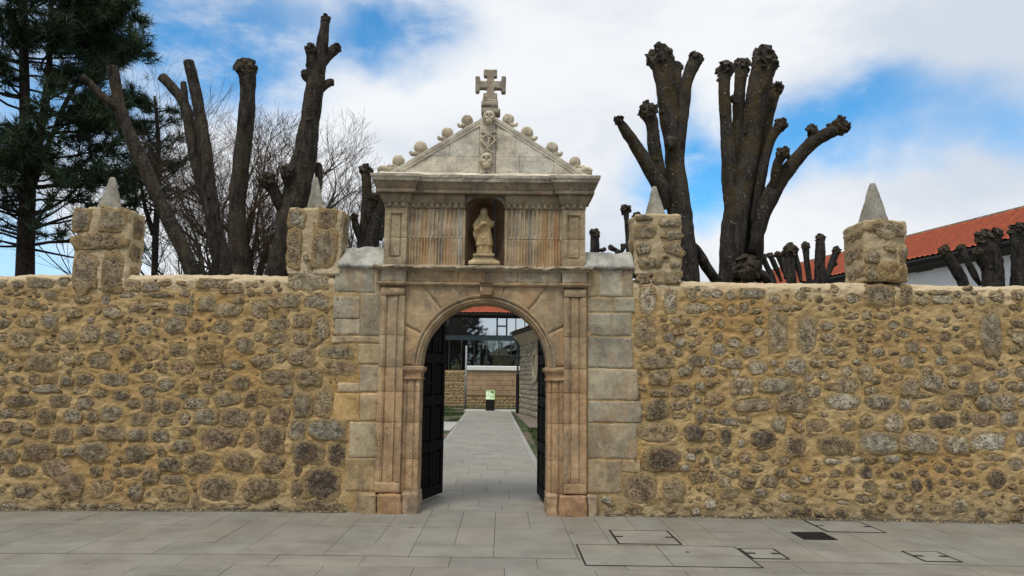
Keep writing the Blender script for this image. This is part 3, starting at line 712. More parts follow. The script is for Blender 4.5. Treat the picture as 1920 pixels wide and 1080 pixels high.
# dirt caught in the angle between wall and paving
bm = bmesh.new()
for (xa_, xb_) in ((-8.4, -1.86), (1.25, 8.4)):
    k = int((xb_-xa_)/.03); g = []
    for i in range(k+1):
        x = xa_+(xb_-xa_)*i/k; wv = .030+.05*max(-.3, nz((x, 0, 0), 2.2, 3))+.025*nz((x, 0, 0), 9, 5)
        g.append((bm.verts.new((x, WY+.03, gz(x)+.022)), bm.verts.new((x, WY-.035-wv*.4, gz(x)+.010)), bm.verts.new((x, WY-.045-wv, gz(x)+.0022))))
    for i in range(k):
        for j in (0, 1): bm.faces.new((g[i][j+1], g[i+1][j+1], g[i+1][j], g[i][j]))
M['dirt'] = mat_simple('foot_of_wall_dirt', (.12, .10, .07), .97, .3, 18, .01)
tag(obj('dirt', bm, 'dirt'), 'strip of dirt caught along the foot of the wall', 'dirt', kind='stuff')
# crumbs of mortar and grit along the foot of the walls
rs = random.Random(77); VV = []; FF = []; n = 0
for _ in range(900):
    x = rs.uniform(-8, 8)
    if -1.9 < x < 1.3 and not (-1.75 < x < -1.6): continue
    V, F = LIB[rs.randrange(0, 14)]; s_ = rs.uniform(.006, .022)*(1.6 if rs.random() < .1 else 1); d_ = abs(rs.gauss(0, .035))
    VV.append(V*np.array([s_, s_*.5, s_])+np.array([x, WY-.035-d_, gz(x)+s_*.25])); FF.append(F+n); n += len(V)
tag(npobj('grit', np.concatenate(VV), np.concatenate(FF), 'mortar'), 'crumbs of mortar and grit lying along the foot of the wall', 'grit', kind='stuff')

# ------------------------------------------------------------------ piers with pyramids
def lumpy(x0, x1, y0, y1, z0, z1, seed, bev=.022, amp=.022):
    bm = rbox(x0, x1, y0, y1, z0, z1, .03, amp, bev, seed); roughen(bm, .010, 26, seed+2, .006, 55); return bm
PIERS = [
 dict(front=(137, 240), ztop=391, zbot=546, depth=.40, face=WY-.035, cap=(182, 230, 390, 207, 217, 333), lab='left outermost square stone pier on the rubble wall, topped by a short grey pyramid',
      st='A 500 140 105 140 g;695 140 175 145 d;610 270 320 105 d;520 455 165 235 d;690 460 130 235 d', side=[(.55, .8, .3, .32, 'd'), (.5, .48, .3, .25, 'd'), (.5, .2, .28, .28, 'm')], sgn=1),
 dict(front=(540, 640), ztop=390, zbot=520, depth=.40, face=WY-.035, cap=(575, 610, 388, 588, 596, 333), lab='square stone pier just left of the gateway, with a narrow grey pyramid on top',
      st='C 510 130 105 115 b;700 130 115 120 d;495 310 85 240 d;680 310 150 235 d;570 370 35 40 l', side=[(.62, .72, .3, .38, 'b'), (.5, .35, .3, .2, 'm')], sgn=1),
 dict(front=(1189, 1278), ztop=401, zbot=520, depth=.40, face=WY-.02, cap=(1210, 1247, 401, 1223, 1230, 350), lab='pale stone pier just right of the gateway, with a blunt pyramid on top',
      st='E 485 125 95 38 g;640 155 130 52 b;490 210 132 82 g;660 230 110 62 g;480 310 80 80 g;665 315 110 85 g;520 400 150 70 g;675 415 60 35 g;620 365 40 20 m', side=[(.5, .5, .3, .2, 'g')], sgn=-1),
 dict(front=(1624, 1703), ztop=412, zbot=531, depth=.62, face=WY-.03, cap=(1613, 1662, 411, 1631, 1641, 344), lab='right outermost broad stone pier with pitted block and the tallest pyramid',
      st='G 480 -250 1 1 g', stG=[(1668, 430, 62, 34, 'g'), (1640, 425, 24, 20, 'm'), (1636, 482, 30, 26, 'g'), (1695, 475, 16, 28, 'b'), (1672, 510, 62, 38, 'o'), (1634, 512, 22, 30, 'g'), (1668, 466, 22, 14, 'm')],
      side=[(.5, .80, .42, .18, 'm'), (.55, .5, .4, .22, 'g'), (.45, .2, .42, .2, 'g')], sgn=-1)]
CAPCROP = dict(CROP)
for P in PIERS:
    a, b = P['front']; ym = (P['ztop']+P['zbot'])/2
    x0, x1 = at(a, ym, P['face']).x, at(b, ym, P['face']).x
    z1 = at((a+b)/2, P['ztop'], P['face']).z; z0 = at((a+b)/2, P['zbot'], P['face']).z
    y0, y1 = P['face'], P['face']+P['depth']
    t = thing('stone_pier', P['lab'], 'pier', ((x0+x1)/2, (y0+y1)/2, z0))
    obj('mortar_body', lumpy(x0, x1, y0+.012, y1, z0+.03, z1, x0), 'pier_mortar', t, smooth=True)
    if 'stG' in P:
        ss = []
        for px, py, w_, h_, tt in P['stG']:
            p = at(px, py, y0); k = (at(px+50, py, y0).x-p.x)/50; ss.append([p.x, p.z, w_*k, h_*k, tt])
    else: ss = parse(P['st'], y0)
    for s in ss: s[2] *= .97; s[3] *= .99; put_stone(t, s, y0+.008, proud=.032, rot=R_(random.uniform(-1.5, 1.5)))
    for (u, v, w_, h_, tt) in P['side']:
        xx = x1-.01 if P['sgn'] > 0 else x0+.01
        o = put_stone(t, [xx, z0+(z1-z0)*v, w_*(P['depth']/.45), h_*.9, tt], y0+P['depth']*u, proud=.03, rot=0., face=R_(90)*P['sgn'])
    # pyramid
    ca = P['cap']; yc = (y0+y1)/2
    bz = z1-.012; w0 = (at(ca[1], ca[2], yc).x-at(ca[0], ca[2], yc).x); xc = (at(ca[1], ca[2], yc).x+at(ca[0], ca[2], yc).x)/2
    tx = (at(ca[3], ca[5], yc).x+at(ca[4], ca[5], yc).x)/2; tw = at(ca[4], ca[5], yc).x-at(ca[3], ca[5], yc).x; tz = at((ca[3]+ca[4])/2, ca[5], yc).z
    bm = bmesh.new(); rings = []; ry = R_(24)
    N = 16
    for k in range(13):
        f = k/12.; rr = [(w0/2)*(1-f)+(tw/2)*f][0]*1.0; zz = bz+(tz-bz)*f
        if k == 12: rr *= .8
        ring = []
        for i in range(N):
            an = 2*math.pi*i/N; e = 5.; rad = (abs(math.cos(an))**e+abs(math.sin(an))**e)**(-1/e)
            x_, y_ = rr*rad*math.cos(an)*.92, rr*rad*math.sin(an)*.92
            ring.append(bm.verts.new((xc+(tx-xc)*f+x_*math.cos(ry)-y_*math.sin(ry), yc+x_*math.sin(ry)+y_*math.cos(ry), zz)))
        rings.append(ring)
    for k in range(12):
        for i in range(N): bm.faces.new((rings[k][i], rings[k][(i+1) % N], rings[k+1][(i+1) % N], rings[k+1][i]))
    bm.faces.new(rings[-1]); roughen(bm, .008, 13, xc, .004, 40)
    cm = rbox(xc-w0*.56, xc+w0*.56, yc-w0*.56, yc+w0*.56, z1-.03, z1+.022, .03, .010, .018); obj('mortar_collar', cm, 'pier_mortar', t, smooth=True)
    obj('pyramid_cap', bm, 'grey_cap', t, (.31, .295, .25), smooth=True)

# ------------------------------------------------------------------ gateway
YS = WY-.03            # spandrel and jamb face
YPIL = WY-.085         # pilaster face
def X_(px, py, Y=WY-.06): return at(px, py, Y).x
def Z_(py, px=906, Y=WY-.06): return at(px, py, Y).z
gate = thing('stone_gateway', 'carved stone gateway with round arch, fluted upper stage, gable with skulls and a cross', 'gateway', (-.26, WY, 0))
C_LOW = (.425, .29, .165); C_MID = (.38, .285, .172); C_UP = (.37, .295, .185); C_PALE = (.60, .54, .43); C_GREY = (.36, .31, .225)
def vcol(c, v=.08):
    k = 1+random.uniform(-v, v); h = random.uniform(-.03, .03); return (c[0]*k*(1+h), c[1]*k, c[2]*k*(1-h))
xL0, xL1 = X_(703, 900), X_(746, 900); xR0, xR1 = X_(1061, 900), X_(1099, 900)
xl_top = X_(762, 600); xr_top = X_(1053, 600)
xL1 = (xL1+xl_top)/2; xR0 = (xR0+xr_top)/2
jL = X_(782, 900); jR = X_(1026, 900)
cx = (jL+jR)/2
zPl = Z_(925)
# plinth blocks
for (a, b, c, yy_, col) in ((668, 706, 926, WY-.115, (.38, .28, .16)), (706, 752, 925, WY-.14, (.34, .21, .11)), (752, 783, 923, WY-.13, (.36, .26, .17)),
                            (1024, 1048, 928, WY-.13, (.36, .25, .15)), (1048, 1101, 930, WY-.14, (.34, .20, .11)), (1101, 1123, 931, WY-.11, (.36, .28, .18))):
    x0, x1 = X_(a, 945, yy_), X_(b, 945, yy_)
    bk = WY+.38 if b in (783,) or a == 1024 else WY+.05
    obj('plinth_block', rbox(x0+.003, x1-.003, yy_, bk, gz(x0)-.03, zPl+random.uniform(-.008, .008), .03, .016, .022), 'warm', gate, col, smooth=True)

# plan profiles extruded upwards, in separate courses
def extrude_plan(plan, z0, z1, seed, amp=.004, step=.05):
    bm = bmesh.new(); n = max(1, int((z1-z0)/step)); rowsv = []
    for k in range(n+1):
        z = z0+(z1-z0)*k/n; e = .004 if k in (0, n) else 0
        rowsv.append([bm.verts.new((x, y+e*1.5, z)) for x, y in plan])
    for k in range(n):
        for i in range(len(plan)-1): bm.faces.new((rowsv[k][i], rowsv[k][i+1], rowsv[k+1][i+1], rowsv[k+1][i]))
    for rr, flip in ((rowsv[0], 0), (rowsv[-1], 1)):
        # cap strips to the back
        bk = [bm.verts.new((v.co.x, WY+.1, v.co.z)) for v in rr]
        for i in range(len(rr)-1): bm.faces.new((bk[i], bk[i+1], rr[i+1], rr[i]) if not flip else (rr[i], rr[i+1], bk[i+1], bk[i]))
    roughen(bm, amp, 7, seed, amp*.8, 26)
    return bm
def densify(pl, d=.02):
    out_ = [pl[0]]
    for a, b in zip(pl, pl[1:]):
        L = math.hypot(b[0]-a[0], b[1]-a[1]); k = max(1, int(L/d))
        for i in range(1, k+1): out_.append((a[0]+(b[0]-a[0])*i/k, a[1]+(b[1]-a[1])*i/k))
    return out_
def pil_plan(x0, x1, yf, yb, panel=True, m1=.055, r=.02):
    if not panel: return densify([(x0, yb), (x0, yf), (x1, yf), (x1, yb)], .03)
    a, b = x0+m1, x1-m1
    return densify([(x0, yb), (x0, yf), (a, yf), (a+.006, yf+r*.55), (a+.018, yf+r*.55), (a+.022, yf+r*1.6), (a+.036, yf+r*1.6), (a+.040, yf+r*.7),
                    (b-.040, yf+r*.7), (b-.036, yf+r*1.6), (b-.022, yf+r*1.6), (b-.018, yf+r*.55), (b-.006, yf+r*.55), (b, yf), (x1, yf), (x1, yb)], .02)
courses = [zPl, Z_(905), Z_(862), Z_(793), Z_(735), Z_(690), Z_(630), Z_(556), Z_(541)]
for (x0, x1) in ((xL0, xL1), (xR0, xR1)):
    for k in range(len(courses)-1):
        z0, z1 = courses[k], courses[k+1]; last = k in (0, len(courses)-2)
        if k == 1: continue
        z0_ = courses[1] if k == 2 else z0
        col = vcol(C_LOW if k < 5 else C_MID)
        if last: obj('pilaster_block', rbox(x0, x1, YPIL, WY+.1, z0+.002, z1-.002, .04, .006, .008), 'warm', gate, col, smooth=True)
        else: obj('pilaster_block', extrude_plan(pil_plan(x0, x1, YPIL, WY+.1), z0_+.003, z1-.003, k+x0), 'warm', gate, col)
# jambs (with shallow reed), impost capitals
zImp0, zImp1 = Z_(713), Z_(687)
def jamb_plan(x0, x1, side):
    a, b = x0, x1; yf = YS
    w_ = b-a
    pl = [(a, WY+.1 if side > 0 else WY+.42)] if False else []
    pts = [(a, yf), (a+w_*.2, yf), (a+w_*.23, yf+.014), (a+w_*.28, yf+.014), (a+w_*.31, yf), (a+w_*.66, yf), (a+w_*.69, yf+.014), (a+w_*.74, yf+.014), (a+w_*.77, yf), (b, yf)]
    if side < 0: pts = [(a, WY+.1)]+pts+[(b, WY+.36)]
    else: pts = [(a, WY+.36)]+pts+[(b, WY+.1)]
    return densify(pts, .02)
for side, (a, b) in ((-1, (xL1, jL)), (1, (jR, xR0))):
    zz = [zPl, Z_(862), Z_(793), Z_(735), zImp0]
    for k in range(4):
        obj('jamb_block', extrude_plan(jamb_plan(a, b, side), zz[k]+.003, zz[k+1]-.003, k*3+side), 'warm', gate, vcol(C_LOW))
    # impost capital: moulded sweep
    prof = [(0, 0), (.018, .004), (.020, .022), (.006, .030), (.006, .075), (.020, .095), (.040, .118), (.044, .150), (.030, .160), (0, .166)]
    bm = bmesh.new(); H = zImp1-zImp0; sc_ = H/.166
    if side < 0: plan = [(a+.0, WY-.0), (a+.0, YS), (b, YS), (b, WY+.36)]
    else: plan = [(a, WY+.36), (a, YS), (b-.0, YS), (b-.0, WY)]
    pts = densify(plan, .03)
    def offs(pl, d):
        o_ = []
        for i, p in enumerate(pl):
            n_ = Vector((0, 0))
            for (q, r) in ((i-1, i), (i, i+1)):
                if q < 0 or r >= len(pl): continue
                e = Vector((pl[r][0]-pl[q][0], pl[r][1]-pl[q][1]))
                if e.length > 1e-6: e.normalize(); n_ += Vector((e.y, -e.x))
            mx_ = max(abs(n_.x), abs(n_.y))
            n_ = Vector((round(n_.x/mx_) if abs(n_.x) > .4*mx_ else 0, round(n_.y/mx_) if abs(n_.y) > .4*mx_ else 0))
            o_.append((p[0]+n_.x*d, p[1]+n_.y*d))
        return o_
    rings = [[bm.verts.new((x, y, zImp0+z*sc_)) for x, y in offs(pts, o_)] for o_, z in prof]
    for k in range(len(rings)-1):
        for i in range(len(pts)-1): bm.faces.new((rings[k][i], rings[k][i+1], rings[k+1][i+1], rings[k+1][i]))
    roughen(bm, .006, 9, side*4., .004, 30)
    obj('impost_capital', bm, 'warm', gate, C_LOW)

# arch
zS = zImp1; Rin = (jR-jL)/2-.006; zTopArch = Z_(568)
RzI = zTopArch-zS; RxI = Rin                      # slightly elliptical, as measured
zArch = Z_(537)
ARW = .105                                        # width of the moulded archivolt
def arcp(a, r): return (cx-math.cos(a)*(RxI+r), zS+math.sin(a)*(RzI+r))
def rect_hit(a):
    dx, dz = -math.cos(a), math.sin(a); ts = []
    if dx < -1e-6: ts.append((xL1-cx)/dx)
    if dx > 1e-6: ts.append((xR0-cx)/dx)
    if dz > 1e-6: ts.append((zArch-zS)/dz)
    tt = min(ts); return (cx+dx*tt, zS+dz*tt)
cuts = [0, 27, 52, 76, 104, 128, 153, 180]
for k in range(len(cuts)-1):
    a0, a1 = R_(cuts[k]), R_(cuts[k+1]); n = 10
    inner = [arcp(a0+(a1-a0)*i/n, ARW-.004) for i in range(n+1)]
    outer = [rect_hit(a0+(a1-a0)*i/n) for i in range(n+1)]
    # snap corners of the rectangle
    for cxr, czr in ((xL1, zArch), (xR0, zArch)):
        ac = math.atan2(czr-zS, -(cxr-cx))
        if a0 < ac < a1:
            i = min(range(n+1), key=lambda q: abs(a0+(a1-a0)*q/n-ac)); outer[i] = (cxr, czr)
    bm = bmesh.new(); m_ = 6; grid = []
    for i in range(n+1):
        grid.append([bm.verts.new((inner[i][0]+(outer[i][0]-inner[i][0])*j/m_, YS+(.004 if i in (0, n) else 0), inner[i][1]+(outer[i][1]-inner[i][1])*j/m_)) for j in range(m_+1)])
    for i in range(n):
        for j in range(m_): bm.faces.new((grid[i][j+1], grid[i+1][j+1], grid[i+1][j], grid[i][j]))
    # sides to the back
    for g in (grid[0], grid[-1]):
        bk = [bm.verts.new((v.co.x, WY+.1, v.co.z)) for v in g]
        for j in range(m_): bm.faces.new((g[j], g[j+1], bk[j+1], bk[j]))
    bmesh.ops.recalc_face_normals(bm, faces=bm.faces)
    roughen(bm, .006, 5, k*2.3, .003, 22)
    obj('voussoir', bm, 'warm', gate, vcol(C_MID if 0 < k < 6 else C_LOW, .05), smooth=True)
    # archivolt segment (moulded) with the soffit
    prof = [(ARW, YS+.03), (ARW, YS-.030), (ARW-.012, YS-.036), (ARW-.030, YS-.030), (ARW-.034, YS-.012), (ARW-.046, YS-.008), (ARW-.050, YS-.020), (ARW-.070, YS-.022), (ARW-.074, YS-.004), (.012, YS+.002), (.004, YS+.004), (0, YS+.014), (0, YS+.2), (0, WY+.36)]
    bm = bmesh.new(); n = 14; grid = []
    for i in range(n+1):
        a = a0+(a1-a0)*i/n; g = []
        for r, y in prof:
            p = arcp(a, r+(0.003 if i in (0, n) and r < ARW else 0)); g.append(bm.verts.new((p[0], y, p[1])))
        grid.append(g)
    for i in range(n):
        for j in range(len(prof)-1): bm.faces.new((grid[i][j], grid[i+1][j], grid[i+1][j+1], grid[i][j+1]))
    bmesh.ops.recalc_face_normals(bm, faces=bm.faces)
    roughen(bm, .004, 8, k*1.3, .003, 28)
    obj('archivolt_stone', bm, 'warm', gate, vcol(C_MID, .05))
# dark rear arch ring / masonry behind the arch, seen from below and from the garden
bm = bmesh.new(); n = 40; rear = []
xa, xb = X_(626, 800), X_(1192, 800); zTopFlank = Z_(503)
for (y, flip) in ((WY+.36, 0), (WY+.52, 1)):
    pass
def ring_wall(bm, y0, y1, x0, x1, ztop, rad):
    pts = [(cx-(RxI+rad), -.05)]+[arcp(R_(180)*i/n, rad) for i in range(n+1)]+[(cx+RxI+rad, -.05)]
    outp = []
    for (x, z) in pts:
        if z <= zS: outp.append((x0 if x < cx else x1, z))
        else:
            f = (x-(cx-RxI-rad))/(2*(RxI+rad)); outp.append((x0+(x1-x0)*f, ztop))
    outp[1] = (x0, zS); outp[2] = (x0, ztop); outp[-2] = (x1, zS); outp[-3] = (x1, ztop)
    for y, s in ((y0, 1), (y1, -1)):
        a = [bm.verts.new((p[0], y, p[1])) for p in pts]; b = [bm.verts.new((p[0], y, p[1])) for p in outp]
        for i in range(len(pts)-1):
            f = (a[i], a[i+1], b[i+1], b[i]); bm.faces.new(f if s > 0 else f[::-1])
        if s > 0: A0, B0 = a, b
    for i in range(len(pts)-1): bm.faces.new((A0[i+1], A0[i], a[i], a[i+1])); bm.faces.new((B0[i], B0[i+1], b[i+1], b[i]))
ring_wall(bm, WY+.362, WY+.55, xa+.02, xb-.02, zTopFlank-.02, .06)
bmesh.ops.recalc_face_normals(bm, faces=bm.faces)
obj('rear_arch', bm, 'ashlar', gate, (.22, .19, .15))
# filling behind pilasters and flanks
for (a, b) in ((xa+.02, jL-.012), (jR+.012, xb-.02)):
    bm = bmesh.new(); bx(bm, a, b, WY-.008, WY+.36, -.05, zTopFlank-.02); obj('core_masonry', bm, 'mortar', gate)
# keystone
kz0, kz1 = Z_(557), Z_(531); kx0, kx1 = X_(894, 545), X_(919, 545)
bm = bmesh.new(); n = 10
prof = [(0, .02), (.0, .07), (.15, .105), (.4, .10), (.7, .075), (.9, .09), (1, .11)]
hexas = []
N2 = 6; grid = []
for f, o_ in prof:
    z = kz0+(kz1-kz0)*f; wv = 1-.18*(1-f)
    grid.append([bm.verts.new((cx+.015+(kx1-kx0)/2*wv*(2*i/N2-1), YS-o_*(.85+.3*abs(2*i/N2-1)**2*(.4 if f > .3 else 0)), z)) for i in range(N2+1)])
for j in range(len(prof)-1):
    for i in range(N2): bm.faces.new((grid[j][i], grid[j][i+1], grid[j+1][i+1], grid[j+1][i]))
for s in (0, N2):
    bk = [bm.verts.new((g[s].co.x, YS+.03, g[s].co.z)) for g in grid]
    for j in range(len(prof)-1): bm.faces.new((grid[j][s], grid[j+1][s], bk[j+1], bk[j]))
bk = [bm.verts.new((v.co.x, YS+.03, v.co.z)) for v in grid[0]]
for i in range(N2): bm.faces.new((grid[0][i], grid[0][i+1], bk[i+1], bk[i]))
bmesh.ops.recalc_face_normals(bm, faces=bm.faces); roughen(bm, .010, 12, 3, .006, 34)
obj('keystone', bm, 'warm', gate, (.24, .155, .09))

# entablature pieces: profile swept round a broken plan
def offs2(pl, d):
    o_ = []
    for i, p in enumerate(pl):
        ns = []
        for (q, r) in ((i-1, i), (i, i+1)):
            if q < 0 or r >= len(pl): continue
            e = Vector((pl[r][0]-pl[q][0], pl[r][1]-pl[q][1]))
            if e.length > 1e-6: e.normalize(); ns.append(Vector((e.y, -e.x)))
        if len(ns) == 2 and (ns[0]-ns[1]).length > .3: n_ = ns[0]+ns[1]
        else: n_ = ns[0]
        o_.append((p[0]+n_.x*d, p[1]+n_.y*d))
    return o_
def sweep(plan, prof, seed, amp=.004, amp2=.003, step=.045, crumb=0., crumb_from=0.):
    pts = densify(plan, step); bm = bmesh.new()
    rings = []
    for o_, z in prof:
        rings.append([bm.verts.new((x, y, z)) for x, y in offs2(pts, o_)])
    for k in range(len(rings)-1):
        for i in range(len(pts)-1): bm.faces.new((rings[k][i], rings[k][i+1], rings[k+1][i+1], rings[k+1][i]))
    roughen(bm, amp, 6, seed, amp2, 25)
    if crumb:
        for k, (o_, z) in enumerate(prof):
            if o_ < crumb_from: continue
            for v in rings[k]:
                q = max(0, nz(v.co, 7, seed+5)+.12)*crumb+max(0, nz(v.co, 19, seed))*crumb*.6
                v.co.y += q; v.co.z -= q*.35*(1 if k > len(prof)/2 else -.6)
    return bm
RES = .045
def broken(x0, x1, y, back, pl0, pl1):
    """front line with the parts over the pilasters brought forward"""
    return [(x0, back), (x0, y-RES), (pl0, y-RES), (pl0, y), (pl1, y), (pl1, y-RES), (x1, y-RES), (x1, back)]
zA = [Z_(537), Z_(530), Z_(509), Z_(500)]
lx0, lx1 = X_(714, 520), X_(1099, 520); li0, li1 = X_(762, 520), X_(1053, 520)
plan = broken(lx0, lx1, WY-.045, WY+.05, li0, li1)
obj('architrave_moulding', sweep(plan, [(-.02, zA[0]-.002), (.0, zA[0]), (.012, zA[0]+.012), (.030, zA[0]+.022), (.030, zA[1]), (-.01, zA[1]+.004)], 3, crumb=.02, crumb_from=.02), 'warm', gate, C_MID)
fz = densify(plan, .02)
for (a, b, c_) in ((lx0, li0, C_GREY), (li0, (li0*2+li1)/3, (.33, .24, .14)), ((li0*2+li1)/3, (li0+li1)/2+.03, (.36, .24, .13)), ((li0+li1)/2+.03, (li0+li1*2)/3+.1, (.34, .28, .19)), ((li0+li1*2)/3+.1, li1, (.31, .27, .19)), (li1, lx1, C_GREY)):
    yf = WY-.045-(RES if (a == lx0 or b == lx1) else 0)
    obj('frieze_block', rbox(a+.002, b-.002, yf, WY+.3, zA[1]-.004, zA[2]+.01, .04, .006, .006), 'warm', gate, c_, smooth=True)
obj('ledge_cornice', sweep(plan, [(-.01, zA[2]-.006), (.010, zA[2]), (.030, zA[2]+.014), (.052, zA[2]+.020), (.080, zA[2]+.030), (.085, zA[3]-.010), (.075, zA[3]+.002), (-.02, zA[3]+.02), (-.30, zA[3]+.03)], 8, amp=.008, crumb=.075, crumb_from=.04, step=.03), 'carved', gate, (.37, .32, .235))
bm = bmesh.new(); bx(bm, lx0+.02, lx1-.02, WY+.0, WY+.5, zA[0]-.02, zA[3]+.004)
obj('core_masonry', bm, 'ashlar', gate, C_MID)

# upper stage
uz0, uz1 = Z_(500)+.004, Z_(391); ux0, ux1 = X_(721, 445), X_(1097, 445); ui0, ui1 = X_(763, 445), X_(1055, 445)
nx0, nx1 = X_(872, 445), X_(946, 445); UF = WY-.04; UB = WY+.52
zJ = Z_(447)
def panel_block(x0, x1, z0, z1, yf, yb, top, bot, mx_=.055, r=.016):
    """pilaster stone with a sunk panel that closes at its top or bottom"""
    za, zb_ = (z0-.01 if not bot else z0+.09), (z1+.01 if not top else z1-.075)
    bm = bmesh.new()
    def dep(x, z):
        a = min(x-x0, x1-x)-mx_; b = 9
        if top: b = min(b, zb_-z)
        if bot: b = min(b, z-za)
        d = min(a, b)
        if d < 0: return 0
        if d < .016: return r*.6
        if d < .030: return r*1.7
        return r*.7
    xs_ = sorted(set([x0, x1]+[x0+mx_+q for q in (0, .003, .016, .019, .030, .033)]+[x1-mx_-q for q in (0, .003, .016, .019, .030, .033)]+list(np.linspace(x0, x1, 8))))
    zs_ = [z0, z1]+list(np.linspace(z0, z1, int((z1-z0)/.035)+2))
    if top: zs_ += [zb_-q for q in (-.0005, .003, .016, .019, .030, .033)]
    if bot: zs_ += [za+q for q in (-.0005, .003, .016, .019, .030, .033)]
    zs_ = sorted(set(zs_))
    g = [[bm.verts.new((x, yf+dep(x, z)+(.004 if z in (z0, z1) else 0), z)) for x in xs_] for z in zs_]
    for j in range(len(zs_)-1):
        for i in range(len(xs_)-1): bm.faces.new((g[j][i], g[j][i+1], g[j+1][i+1], g[j+1][i]))
    for col_ in ([r_[0] for r_ in g], [r_[-1] for r_ in g][::-1], g[-1], g[0][::-1]):
        bk = [bm.verts.new((v.co.x, yb, v.co.z)) for v in col_]
        for i in range(len(col_)-1): bm.faces.new((col_[i], col_[i+1], bk[i+1], bk[i]))
    roughen(bm, .004, 7, x0+z0, .003, 27)
    return bm
for (a, b) in ((ux0, ui0), (ui1, ux1)):
    obj('upper_pilaster_block', panel_block(a, b, uz0, zJ-.002, UF-RES, UB-.02, False, True), 'carved', gate, vcol(C_UP))
    obj('upper_pilaster_block', panel_block(a, b, zJ+.002, uz1, UF-RES, UB-.02, True, False), 'carved', gate, vcol(C_UP))
def fluted(x0, x1, z0, z1, n, dep, seed):
    bm = bmesh.new(); xs_ = []; w_ = (x1-x0)/n
    for k in range(n):
        for f, d in ((0, 0), (.14, 0), (.22, .5), (.36, .9), (.5, 1), (.64, .9), (.78, .5), (.86, 0)): xs_.append((x0+w_*(k+f), d))
    xs_.append((x1, 0)); zs_ = list(np.linspace(z0, z1, 12)); g = []
    for j, z in enumerate(zs_):
        e = 0 if j in (0, len(zs_)-1) else 1
        g.append([bm.verts.new((x, UF+d*dep*(.35+.65*e)*(1+1.3*nz((x, 0, z), 5, seed))+.004*(1-e), z)) for x, d in xs_])
    for j in range(len(zs_)-1):
        for i in range(len(xs_)-1): bm.faces.new((g[j][i], g[j][i+1], g[j+1][i+1], g[j+1][i]))
    for row in (g[0], g[-1]):
        bk = [bm.verts.new((v.co.x, UF+.05, v.co.z)) for v in row]
        for i in range(len(row)-1): bm.faces.new((row[i], row[i+1], bk[i+1], bk[i]) if row is g[-1] else (bk[i], bk[i+1], row[i+1], row[i]))
    roughen(bm, .003, 9, seed, .003, 30)
    return bm
for (a, b) in ((ui0, nx0-.035), (nx1+.035, ui1)):
    obj('fluted_panel', fluted(a+.002, b, uz0, zJ-.003, 19, .018, a), 'flute', gate, vcol((.43, .325, .195), .03))
    obj('fluted_panel', fluted(a+.002, b, zJ+.003, uz1, 13, .019, a+3), 'flute', gate, vcol((.43, .345, .225), .03))
for (a, b) in ((nx0-.035, nx0), (nx1, nx1+.035)):
    obj('niche_jamb', rbox(a+.001, b, UF, UF+.3, uz0, Z_(392), .04, .004, .007), 'carved', gate, C_UP, smooth=True)
for (a, b, c, d) in ((ui0-.01, nx0-.02, UF+.03, UB), (nx1+.02, ui1+.01, UF+.03, UB), (nx0-.019, nx1+.019, UB-.12, UB)):
    bm = bmesh.new(); bx(bm, a, b, c, d, uz0, uz1+.3); obj('core_masonry', bm, 'ashlar', gate, C_UP)
# niche: half round back with flattened head
zNt = Z_(367); zNs = Z_(393); ncx = (nx0+nx1)/2; nr_ = (nx1-nx0)/2
bm = bmesh.new(); grid = []
zs_ = list(np.linspace(uz0, zNs, 8)); n = 20
for z in zs_: grid.append([bm.verts.new((ncx-nr_*math.cos(math.pi*i/n), UF+.06+.30*math.sin(math.pi*i/n), z)) for i in range(n+1)])
for j in range(1, 7):
    a = j/6*math.pi/2; k = math.cos(a)
    grid.append([bm.verts.new((ncx-nr_*math.cos(math.pi*i/n)*max(k, .02), UF+.06+.30*math.sin(math.pi*i/n)*k, zNs+(zNt-zNs)*math.sin(a))) for i in range(n+1)])
for j in range(len(grid)-1):
    for i in range(n): bm.faces.new((grid[j][i], grid[j][i+1], grid[j+1][i+1], grid[j+1][i]))
roughen(bm, .01, 5, 2., .006, 22)
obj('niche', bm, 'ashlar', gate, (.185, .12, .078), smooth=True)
# spandrel of the niche head
bm = bmesh.new(); n = 24; a_ = []; b_ = []
zc1 = Z_(362)
for i in range(n+1):
    a = math.pi*i/n; x = ncx-nr_*math.cos(a); z = zNs+(zNt-zNs)*math.sin(a)**.8
    a_.append(bm.verts.new((x, UF-.004, z))); b_.append(bm.verts.new((x, UF-.004, zc1)))
c_ = [bm.verts.new((v.co.x, UF+.10, v.co.z)) for v in a_]
for i in range(n): bm.faces.new((a_[i], a_[i+1], b_[i+1], b_[i])); bm.faces.new((c_[i], c_[i+1], a_[i+1], a_[i]))
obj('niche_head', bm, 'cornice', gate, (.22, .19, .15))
# bed mould + dentils + corona
zd0, zd1, zb1, zc0, zc1_, zt0, zt1 = Z_(391), Z_(383), Z_(371), Z_(366), Z_(349), Z_(340), Z_(334)
BACK = UB
def part_plan(which):
    if which == 0: return [(ux0, BACK), (ux0, UF-RES), (ui0, UF-RES), (ui0, UF), (nx0-.004, UF)]
    if which == 1: return [(nx1+.004, UF), (ui1, UF), (ui1, UF-RES), (ux1, UF-RES), (ux1, BACK)]
full = [(ux0, BACK), (ux0, UF-RES), (ui0, UF-RES), (ui0, UF), (ui1, UF), (ui1, UF-RES), (ux1, UF-RES), (ux1, BACK)]
for q in (0, 1):
    obj('bed_moulding', sweep(part_plan(q), [(0, zd0-.004), (.010, zd0), (.010, zd1), (.022, zd1+.003), (.030, zd1+.02), (.050, zb1-.02), (.055, zb1), (.055, zc0+.01)], 12+q, .004, .003), 'cornice', gate, (.26, .215, .145))
dn = 0
